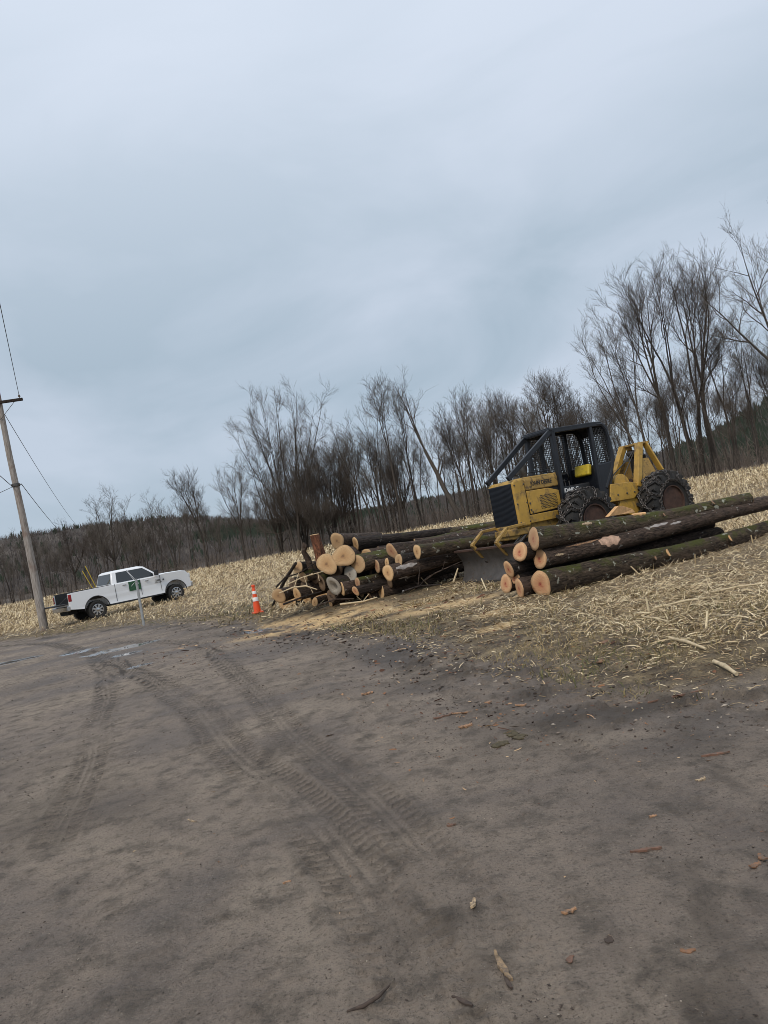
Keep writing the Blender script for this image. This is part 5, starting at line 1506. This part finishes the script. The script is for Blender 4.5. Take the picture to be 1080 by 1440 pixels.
log(at(716, 801, 12.5), 61, .004, 5.2, .130, .11, 'bark_black', 'cut_pink', 'small log second from the top on the left of the right pile', 106)
log(at(731.5, 776.4, 12.4), 61, -.004, 5.4, .150, .12, 'bark_black', 'cut_pink', 'log tucked behind and left of the mossy topmost log', 107)
log(at(724, 813, 12.55), 61, .004, 4.6, .090, .08, 'bark_black', 'cut_pink', 'thinnest log wedged among the ends of the right pile', 108)

def on_ground(px, py, r):
    D = 14.0
    for _ in range(60):
        p = at(px, py, D); g = gz(p.x, p.y) + r * .9
        D += (p.z - g) * 4
    return D
LEFT = [
    (474.4, 760.9, 9.8, 17.35, 14, -.03, 2.6, 'bark_brown', 'cut_tan', 'round pale log end at the very top of the left pile'),
    (483, 782.2, 14, 17.0, 18, -.02, 3.2, 'bark_brown', 'cut_tan', 'largest log end of the left pile, with dark rings'),
    (459.7, 793.5, 12.4, 17.05, -12, -.03, 2.6, 'bark_brown', 'cut_tan', 'big tilted log end left of the largest one'),
    (500.3, 764.9, 8.3, 17.5, 64, -.045, 3.0, 'bark_black', 'cut_tan', 'dark log lying along the top, right of the topmost round end'),
    (503, 792.7, 12.5, 16.95, 52, -.02, 3.4, 'bark_mossy', 'cut_tan', 'tall oval log end just right of the largest one'),
    (492.5, 807.7, 10.7, 17.1, 30, -.01, 3.0, 'bark_black', 'cut_grey', 'grey weathered log end below the largest one'),
    (469.6, 824.2, 11, 16.9, 56, .0, 2.6, 'bark_black', 'cut_grey', 'pale hollow log end in the middle of the left pile'),
    (401.5, 847.8, 10.3, None, -14, 0, 2.4, 'bark_brown', 'cut_tan', 'leftmost ground log of the left pile, nearest the cone'),
    (418, 836, 8.5, 17.3, 42, 0, 2.2, 'bark_brown', 'cut_tan', 'narrow log end above and right of the leftmost ground log'),
    (432.6, 843.9, 7.2, None, 40, 0, 2.2, 'bark_black', 'cut_tan', 'small shaded ground log, third from the left'),
    (453.9, 839.5, 9.8, None, 8, 0, 2.6, 'bark_brown', 'cut_tan', 'pale round ground log below the hollow one'),
    (419.3, 798.2, 6.8, 17.3, 18, -.08, 2.4, 'bark_black', 'cut_tan', 'small round log end at the upper left with a stick leaning on it'),
    (481, 828, 9.2, 16.85, 55, .0, 2.6, 'bark_brown', 'cut_tan', 'left one of two log ends grown together in the left pile'),
    (486.5, 834.5, 9.0, None, 55, 0, 2.4, 'bark_brown', 'cut_tan', 'right one of two log ends grown together in the left pile'),
    (503, 820, 6.6, 16.75, 62, .005, 2.6, 'bark_mossy', 'cut_pink', 'pinkish log end under the tall oval one'),
    (500.3, 831.3, 5.6, 16.6, 62, 0, 2.2, 'bark_black', 'cut_pink', 'smallest pinkish log end near the ground in the left pile'),
    (509.5, 834.4, 6.6, None, 60, 0, 2.4, 'bark_black', 'cut_tan', 'ground log between the pinkish end and the split log'),
    (536, 832, 9.0, None, 62, 0, 2.0, 'bark_brown', 'cut_tan', 'short ground log at the right front, beside the yellow split piece'),
    (551, 775.4, 10, 16.7, 40, -.03, 2.6, 'bark_brown', 'cut_pink', 'round pinkish log end on top in the right half of the left pile'),
    (587, 775.8, 8.8, 16.5, 66, -.03, 2.9, 'bark_mossy', 'cut_tan', 'lichen covered log at the right end, second from the blade'),
    (560.8, 788, 7.6, 16.5, 38, -.02, 2.4, 'bark_black', 'cut_tan', 'small flattened log end under the round pinkish one'),
    (544.3, 791, 5.0, 16.7, 48, 0, 2.4, 'bark_black', 'cut_tan', 'tiny brown log end left of the flattened one'),
    (546, 805.5, 10, 16.35, 68, .002, 3.0, 'bark_brown', 'cut_tan', 'long grey barked log with a narrow pale end, reaching to the blade'),
    (584, 767, 8, 18.3, 80, .0, 5.0, 'bark_brown', 'cut_tan', 'long log behind the left pile running under the machine'),
    (612, 753.5, 8, 19.2, 79, .002, 4.6, 'bark_mossy', 'cut_tan', 'green mossy log farthest back, left of the machine grille'),
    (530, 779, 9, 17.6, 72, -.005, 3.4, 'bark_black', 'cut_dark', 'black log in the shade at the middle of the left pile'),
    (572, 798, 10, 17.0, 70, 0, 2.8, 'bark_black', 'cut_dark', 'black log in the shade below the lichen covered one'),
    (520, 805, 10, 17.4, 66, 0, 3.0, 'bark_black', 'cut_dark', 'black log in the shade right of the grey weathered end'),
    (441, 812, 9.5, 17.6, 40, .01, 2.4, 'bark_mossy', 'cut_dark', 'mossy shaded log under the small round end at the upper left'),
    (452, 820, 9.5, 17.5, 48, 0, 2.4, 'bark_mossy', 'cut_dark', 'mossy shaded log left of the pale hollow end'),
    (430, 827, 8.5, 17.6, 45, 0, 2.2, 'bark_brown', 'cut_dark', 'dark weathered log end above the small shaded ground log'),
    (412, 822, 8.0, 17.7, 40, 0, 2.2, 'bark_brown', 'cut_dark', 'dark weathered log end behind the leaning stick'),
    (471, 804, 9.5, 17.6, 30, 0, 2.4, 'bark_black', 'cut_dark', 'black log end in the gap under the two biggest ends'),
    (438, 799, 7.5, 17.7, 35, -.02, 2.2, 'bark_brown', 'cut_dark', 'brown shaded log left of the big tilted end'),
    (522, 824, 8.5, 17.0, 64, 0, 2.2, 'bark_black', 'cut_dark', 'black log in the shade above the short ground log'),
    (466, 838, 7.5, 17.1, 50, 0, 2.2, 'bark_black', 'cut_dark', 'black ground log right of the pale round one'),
    (392, 838, 8.5, 17.4, 25, 0, 2.0, 'bark_brown', 'cut_tan', 'log end behind the foot of the leaning stick'),
    (411, 848, 6.5, None, 20, 0, 2.0, 'bark_black', 'cut_tan', 'small ground log right of the leftmost one'),
    (443, 847, 6.0, None, 30, 0, 2.0, 'bark_brown', 'cut_tan', 'small ground log left of the pale round one'),
    (426, 811, 8.0, 17.5, 55, .03, 2.2, 'bark_mossy', 'cut_tan', 'log end below the small round one at the upper left'),
    (465, 848, 6.0, None, 50, 0, 1.8, 'bark_brown', 'cut_tan', 'small ground log right of the pale round one, front row'),
    (520, 838, 6.0, None, 64, 0, 1.8, 'bark_brown', 'cut_pink', 'small ground log left of the short one beside the split piece'),
    (515, 780, 8.0, 17.4, 58, -.02, 2.8, 'bark_brown', 'cut_tan', 'log end between the topmost dark log and the tall oval one'),
    (530, 796, 8.0, 16.9, 60, -.01, 2.6, 'bark_brown', 'cut_pink', 'log end left of the tiny brown one'),
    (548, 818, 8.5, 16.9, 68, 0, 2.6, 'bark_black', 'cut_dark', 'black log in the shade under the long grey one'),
]
for i, (px, py, rp, D, az_, pt, L, bk, ct, lab) in enumerate(LEFT):
    r = rp * (D or 16.6) / 1040
    if D is None: D = on_ground(px, py, r)
    jr = random.Random(900 + i); az_ += jr.uniform(-9, 9); pt += jr.uniform(-.035, .035) if pt else 0
    log(at(px, py, D), az_, pt, L, r * 1.04, r * .86, bk, ct, lab, 200 + i, hollow=('pale hollow' in lab), lump=.11,
        patches=[(.1, .7, 1.6, 2.4, 'patch_grey', .004)] if 'long grey' in lab else ())
# rotten upright stub, gnarled stub, leaning stick, split wedge, loose branches
def stick(name, pts, rr, mat, label, cat='branch', n=8, twigs=(), tipmat=None):
    mb = MB().tube(pts, rr, n)
    for t in twigs: mb.tube(t[0], t[1], 5)
    o = mb.build(name, MATS[mat], smooth=True, ang=50); tag(o, label, cat); return o
log(at(453, 788, 17.3), -100, rad(84), .62, .135, .115, 'bark_rot', 'cut_tan', 'rotten reddish stub standing upright on the left pile', 301, name='rotten_stub', cat='stub', lump=.14)
stick('gnarled_stub', [at(437, 800, 17.4), at(433, 786, 17.4), at(427, 776, 17.35), at(429, 768, 17.3), at(426, 763, 17.3)], [.07, .075, .06, .065, .03], 'bark_brown', 'gnarled grey stub sticking up at the upper left of the pile', 'stub')
a_ = at(383, 853, 16.9)
a_ = at(383, 853, on_ground(383, 853, .03))
stick('stick', [at(416, 792, 17.0), at(416, 792, 17.0).lerp(a_, .35) + Vector((-.03, 0, .02)), at(416, 792, 17.0).lerp(a_, .7) + Vector((-.02, 0, .03)), a_], [.035, .042, .04, .03], 'bark_black', 'long dark stick leaning against the left end of the pile')
stick('branch', [at(393, 834, 16.7), at(412, 826, 16.6), at(430, 824, 16.6), at(446, 829, 16.6)], [.012, .016, .018, .01], 'dry_stalk', 'thin pale branch lying across the front of the left pile',
      twigs=[([at(414, 826, 16.6), at(420, 806, 16.6)], .01), ([at(432, 824, 16.6), at(428, 812, 16.7), at(440, 806, 16.7)], .009), ([at(436, 825, 16.6), at(441, 836, 16.6)], .009)])
stick('branch', [at(404, 822, 16.9), at(425, 812, 16.8), at(456, 803, 16.7)], [.014, .013, .008], 'dry_stalk', 'upper thin pale branch slanting across the left pile', twigs=[([at(447, 806, 16.7), at(449, 817, 16.6)], .007)])
stick('branch', [at(595, 818, 15.9), at(612, 806, 15.8), at(632, 797, 15.9), at(650, 789, 16.0)], [.016, .014, .010, .006], 'bark_brown', 'bare twig leaning beside the push blade',
      twigs=[([at(612, 806, 15.8), at(600, 812, 15.7)], .008), ([at(622, 801, 15.8), at(626, 788, 15.9)], .006)])
stick('stick', [at(588, 822, 15.7), at(590, 803, 15.75), at(589, 786, 15.8)], [.012, .010, .006], 'bark_brown', 'thin upright twig in front of the long grey log')
stick('stalk', [at(638, 818, 15.2), at(644, 799, 15.2)], [.022, .014], 'dry_stalk', 'pale stalk standing on end beside the push blade', 'stalk')
for i_, (pts_, lab_) in enumerate([
    ([(398, 850, 16.4), (430, 838, 16.4), (452, 832, 16.5)], 'thin dark branch lying low across the left pile, near the cone'),
    ([(446, 852, 16.1), (470, 843, 16.2), (498, 842, 16.2)], 'broken branch on the ground before the middle of the left pile'),
    ([(388, 826, 17.2), (401, 812, 17.2), (421, 806, 17.1), (446, 790, 17.1)], 'bent dark branch over the upper left of the pile'),
    ([(478, 850, 15.9), (510, 846, 15.9), (530, 840, 16.0)], 'pale broken branch on the sawdust before the left pile'),
    ([(566, 832, 15.6), (590, 824, 15.7), (622, 822, 15.7)], 'dark branch on the ground right of the split piece')]):
    stick('branch', [at(*p_) for p_ in pts_], [.022 - .004 * q_ for q_ in range(len(pts_))], ['bark_black', 'bark_brown', 'bark_black', 'dry_stalk', 'bark_black'][i_], lab_,
          twigs=[([at(*pts_[1]), at(pts_[1][0] + 9, pts_[1][1] - 11, pts_[1][2])], .008), ([at(*pts_[1]), at(pts_[1][0] - 8, pts_[1][1] - 7, pts_[1][2] - .1)], .007)])
q0 = at(540, 831, on_ground(540, 831, .06)); q1 = q0 + Vector((.62, .30, .05))
mb = MB(); dd_ = (q1 - q0); nn_ = Vector((-dd_.y, dd_.x, 0)).normalized() * .075
up_ = Vector((0, 0, .07))
mb.add([q0 - nn_ - up_, q0 + nn_ - up_, q0 + up_ * .9, q1 - nn_ * .7 - up_, q1 + nn_ * .6 - up_, q1 + up_ * .2, q0.lerp(q1, .5) + up_ * 1.3, q0.lerp(q1, .5) - nn_ * 1.2 - up_, q0.lerp(q1, .5) + nn_ * 1.1 - up_],
       [(0, 2, 1), (3, 4, 5), (0, 7, 6, 2), (7, 3, 5, 6), (1, 2, 6, 8), (8, 6, 5, 4), (0, 1, 8, 7), (7, 8, 4, 3)])
o = mb.build('split_piece', MATS['snapped_wood'], bevel=.012); tag(o, 'split yellow piece of wood at the foot of the left pile', 'wood')
# torn splinter on the top log
p = at(858, 722.5, 14.35); q = at(893, 717, 14.75)
v = [p + Vector((-.04, 0, -.05)), p + Vector((.22, .1, .12)), p + Vector((.34, .2, .10)), q + Vector((-.05, 0, .03)), q + Vector((0, 0, -.05)), p + Vector((.25, .15, -.06))]
sh = [x_ + Vector((-.05, .09, .0)) for x_ in v]
mb = MB(); mb.add(v + sh, [(0, 1, 2, 3, 4, 5), (11, 10, 9, 8, 7, 6)] + [(i, 6 + i, 6 + (i + 1) % 6, (i + 1) % 6) for i in range(6)])
o = mb.build('splinter', MATS['snapped_wood'], bevel=.008); tag(o, 'torn orange splinter of wood on the mossy topmost log', 'splinter')

# ------------------------------------------------------------------ litter on the road and verge
def chip(x, y, L, W, yaw, mat, label, seed, th=.008, cat='wood chip', name='wood_chip', curl=.15, dz=-.002, k=6):
    L *= .85; W *= .8; th *= .8; curl *= .7
    rs = random.Random(seed); top = []; bot = []
    c, s_ = math.cos(yaw), math.sin(yaw)
    L1, L2 = [], []
    for i in range(k + 1):
        t = i / k; w = W * .5 * (math.sin(math.pi * (.12 + .80 * t)) ** .6) * rs.uniform(.7, 1.15)
        off = rs.uniform(-.2, .2) * W
        zz = gz(x, y) + dz + curl * L * .35 * (2 * t - 1) ** 2 + rs.uniform(0, .3) * th
        for arr, s2 in ((L1, 1), (L2, -1)):
            a, b = (t - .5) * L, off + s2 * w
            arr.append(Vector((x + a * c - b * s_, y + a * s_ + b * c, zz + (rs.uniform(0, .5) * th))))
    n = k + 1
    v = L1 + L2 + [p + Vector((0, 0, th)) for p in L1] + [p + Vector((0, 0, th)) for p in L2]
    f = []
    for i in range(k):
        f += [(i, i + 1, n + i + 1, n + i), (2 * n + i, 3 * n + i, 3 * n + i + 1, 2 * n + i + 1), (i, 2 * n + i, 2 * n + i + 1, i + 1), (n + i, n + i + 1, 3 * n + i + 1, 3 * n + i)]
    f += [(0, n, 3 * n, 2 * n), (k, 2 * n + k, 3 * n + k, n + k)]
    o = MB().add(v, f).build(name, MATS[mat]); tag(o, label, cat); return o
chip(.87, 3.33, .165, .022, -.06, 'bark_red', 'straight strip of reddish bark on the road below the logs', 1, .012, 'bark', 'bark_strip', .03)
chip(.07, 3.16, .075, .024, 1.35, 'chip_pale', 'small pale wood chip standing out right of the picture centre line', 2, .012)
chip(.43, 2.96, .075, .026, .15, 'chip_orange', 'curled orange tan wood chip on the near road', 3, .010, curl=.3)
chip(.12, 2.69, .21, .030, 1.75, 'bark_tan', 'long tan bark piece pointing at the viewer on the near road', 4, .014, 'bark', 'bark_piece', .05)
chip(.125, 2.60, .10, .02, 1.7, 'bark_dark', 'dark bark sliver against the end of the long tan bark piece', 41, .010, 'bark', 'bark_piece', .05)
stick('twig', [Vector((-.44, 2.60, gz(-.44, 2.60) + .006)), Vector((-.38, 2.61, gz(-.38, 2.61) + .008)), Vector((-.33, 2.64, gz(-.33, 2.64) + .012)), Vector((-.29, 2.70, gz(-.29, 2.70) + .008))], [.004, .008, .007, .003], 'bark_dark', 'curved dark twig at the bottom edge of the road', 'twig')
chip(-.04, 2.54, .11, .018, 2.3, 'bark_dark', 'short dark bark sliver right of the curved twig', 5, .008, 'bark', 'bark_sliver')
chip(-.80, 3.68, .05, .022, .2, 'chip_orange', 'single small orange chip alone on the left half of the road', 6, .012)
chip(-1.58, 4.82, .12, .020, 2.4, 'chip_pale', 'pale folded corn leaf upper one of two on the left of the road', 7, .004, 'leaf', 'corn_leaf', .2)
chip(-1.82, 4.51, .10, .018, .9, 'chip_pale', 'pale corn leaf lower one of two on the left of the road', 8, .004, 'leaf', 'corn_leaf', .1)
chip(-.51, 7.65, .14, .07, .1, 'chip_orange', 'orange red chip farthest up the road below the left pile', 9, .018)
chip(.32, 5.82, .13, .06, .3, 'chip_orange', 'bright orange chip left of the dark mossy clump', 10, .016, curl=.25)
chip(.18, 6.25, .22, .05, .4, 'bark_red', 'reddish bark scrap at the left end of the chip cluster', 11, .012, 'bark', 'bark_scrap')
chip(.36, 6.25, .26, .028, -.12, 'chip_orange', 'thin orange sliver above the bright orange chip', 12, .010)
chip(.60, 6.45, .12, .05, .5, 'chip_orange', 'small tan chip right of the thin orange sliver', 13, .012)
chip(.82, 6.15, .11, .04, -.4, 'chip_orange', 'orange chip above and right of the mossy clump', 14, .012)
for i_, (x_, y_, L_, yw) in enumerate([(.50, 5.22, .16, .8), (.62, 5.42, .17, 1.4), (.66, 5.30, .12, .4)]):
    chip(x_, y_, L_, .12, yw, 'moss_clump', ['lower left piece of the dark mossy clump on the road', 'upper piece of the dark mossy clump on the road', 'right piece of the dark mossy clump on the road'][i_], 15 + i_, .008, 'moss', 'moss_clump', .03, k=10)
chip(1.61, 4.27, .19, .026, -.10, 'bark_red', 'reddish bark strip near the right edge, farther than the straight one', 18, .012, 'bark', 'bark_strip', .05)
chip(1.39, 3.96, .065, .03, .1, 'chip_pale', 'pale chip below the farther reddish bark strip', 19, .012)
chip(1.02, 3.65, .05, .025, .4, 'chip_orange', 'little orange chip above the straight bark strip', 20, .010)
chip(.75, 2.58, .06, .032, -.3, 'leaf_brown', 'brown leaf at the lower right of the road', 21, .005, 'leaf', 'dead_leaf', .3)
chip(.52, 2.73, .045, .04, .7, 'bark_dark', 'dark leaf left of the brown leaf', 22, .005, 'leaf', 'dead_leaf', .3)
chip(.36, 2.66, .05, .03, .9, 'bark_red', 'dark red leaf in the lower middle of the road', 221, .005, 'leaf', 'dead_leaf', .3)
chip(.05, 4.01, .06, .028, .1, 'bark_red', 'small reddish bark bit in the middle of the road', 23, .010, 'bark', 'bark_bit')
for i_, (x_, y_, yw) in enumerate([(1.22, 3.04, .4), (1.27, 3.09, 1.6), (1.29, 3.00, 2.4)]):
    chip(x_, y_, .065, .035, yw, 'leaf_brown', ['left leaf of the brown leaf clump at the right edge', 'far leaf of the brown leaf clump at the right edge', 'near leaf of the brown leaf clump at the right edge'][i_], 24 + i_, .008, 'leaf', 'dead_leaf', .35)
chip(1.89, 5.58, .52, .028, .12, 'bark_red', 'long brown stick at the edge of the verge below the straw', 28, .014, 'stick', 'stick', .02)
chip(2.0, 7.76, .16, .12, .5, 'leaf_brown', 'upper orange brown leaf on the verge grass', 29, .01, 'leaf', 'dead_leaf', .4)
chip(1.76, 7.06, .14, .09, 1.0, 'leaf_brown', 'lower orange brown leaf on the verge grass', 30, .01, 'leaf', 'dead_leaf', .4)
def stalk(px0, py0, px1, py1, r, label, lift=.03):
    def g(px, py):
        D = 7.0
        for _ in range(60):
            p = at(px, py, D); D += (p.z - gz(p.x, p.y) - lift) * 2.5
        return at(px, py, D)
    a, b = g(px0, py0), g(px1, py1); m_ = (a + b) / 2 + Vector((0, 0, .015))
    mb = MB().tube([a, a.lerp(m_, .5), m_, m_.lerp(b, .5), b], [r, r * .9, r * 1.15, r * .85, r * .8], 8)
    o = mb.build('corn_stalk', MATS['dry_stalk'], smooth=True, ang=60); tag(o, label, 'corn stalk')
stalk(941, 897, 992, 912, .016, 'thick pale corn stalk lying on the verge, upper of two')
stalk(1004, 930, 1036, 948, .018, 'thick pale corn stalk lying on the verge, lower of two')
stalk(905, 868, 940, 874, .012, 'thin pale corn stalk lying left of the two thick ones')
stalk(1000, 833, 1079, 820, .014, 'long corn stalk in the straw heap at the right edge')
stalk(920, 855, 1010, 838, .014, 'long corn stalk at the foot of the straw heap')
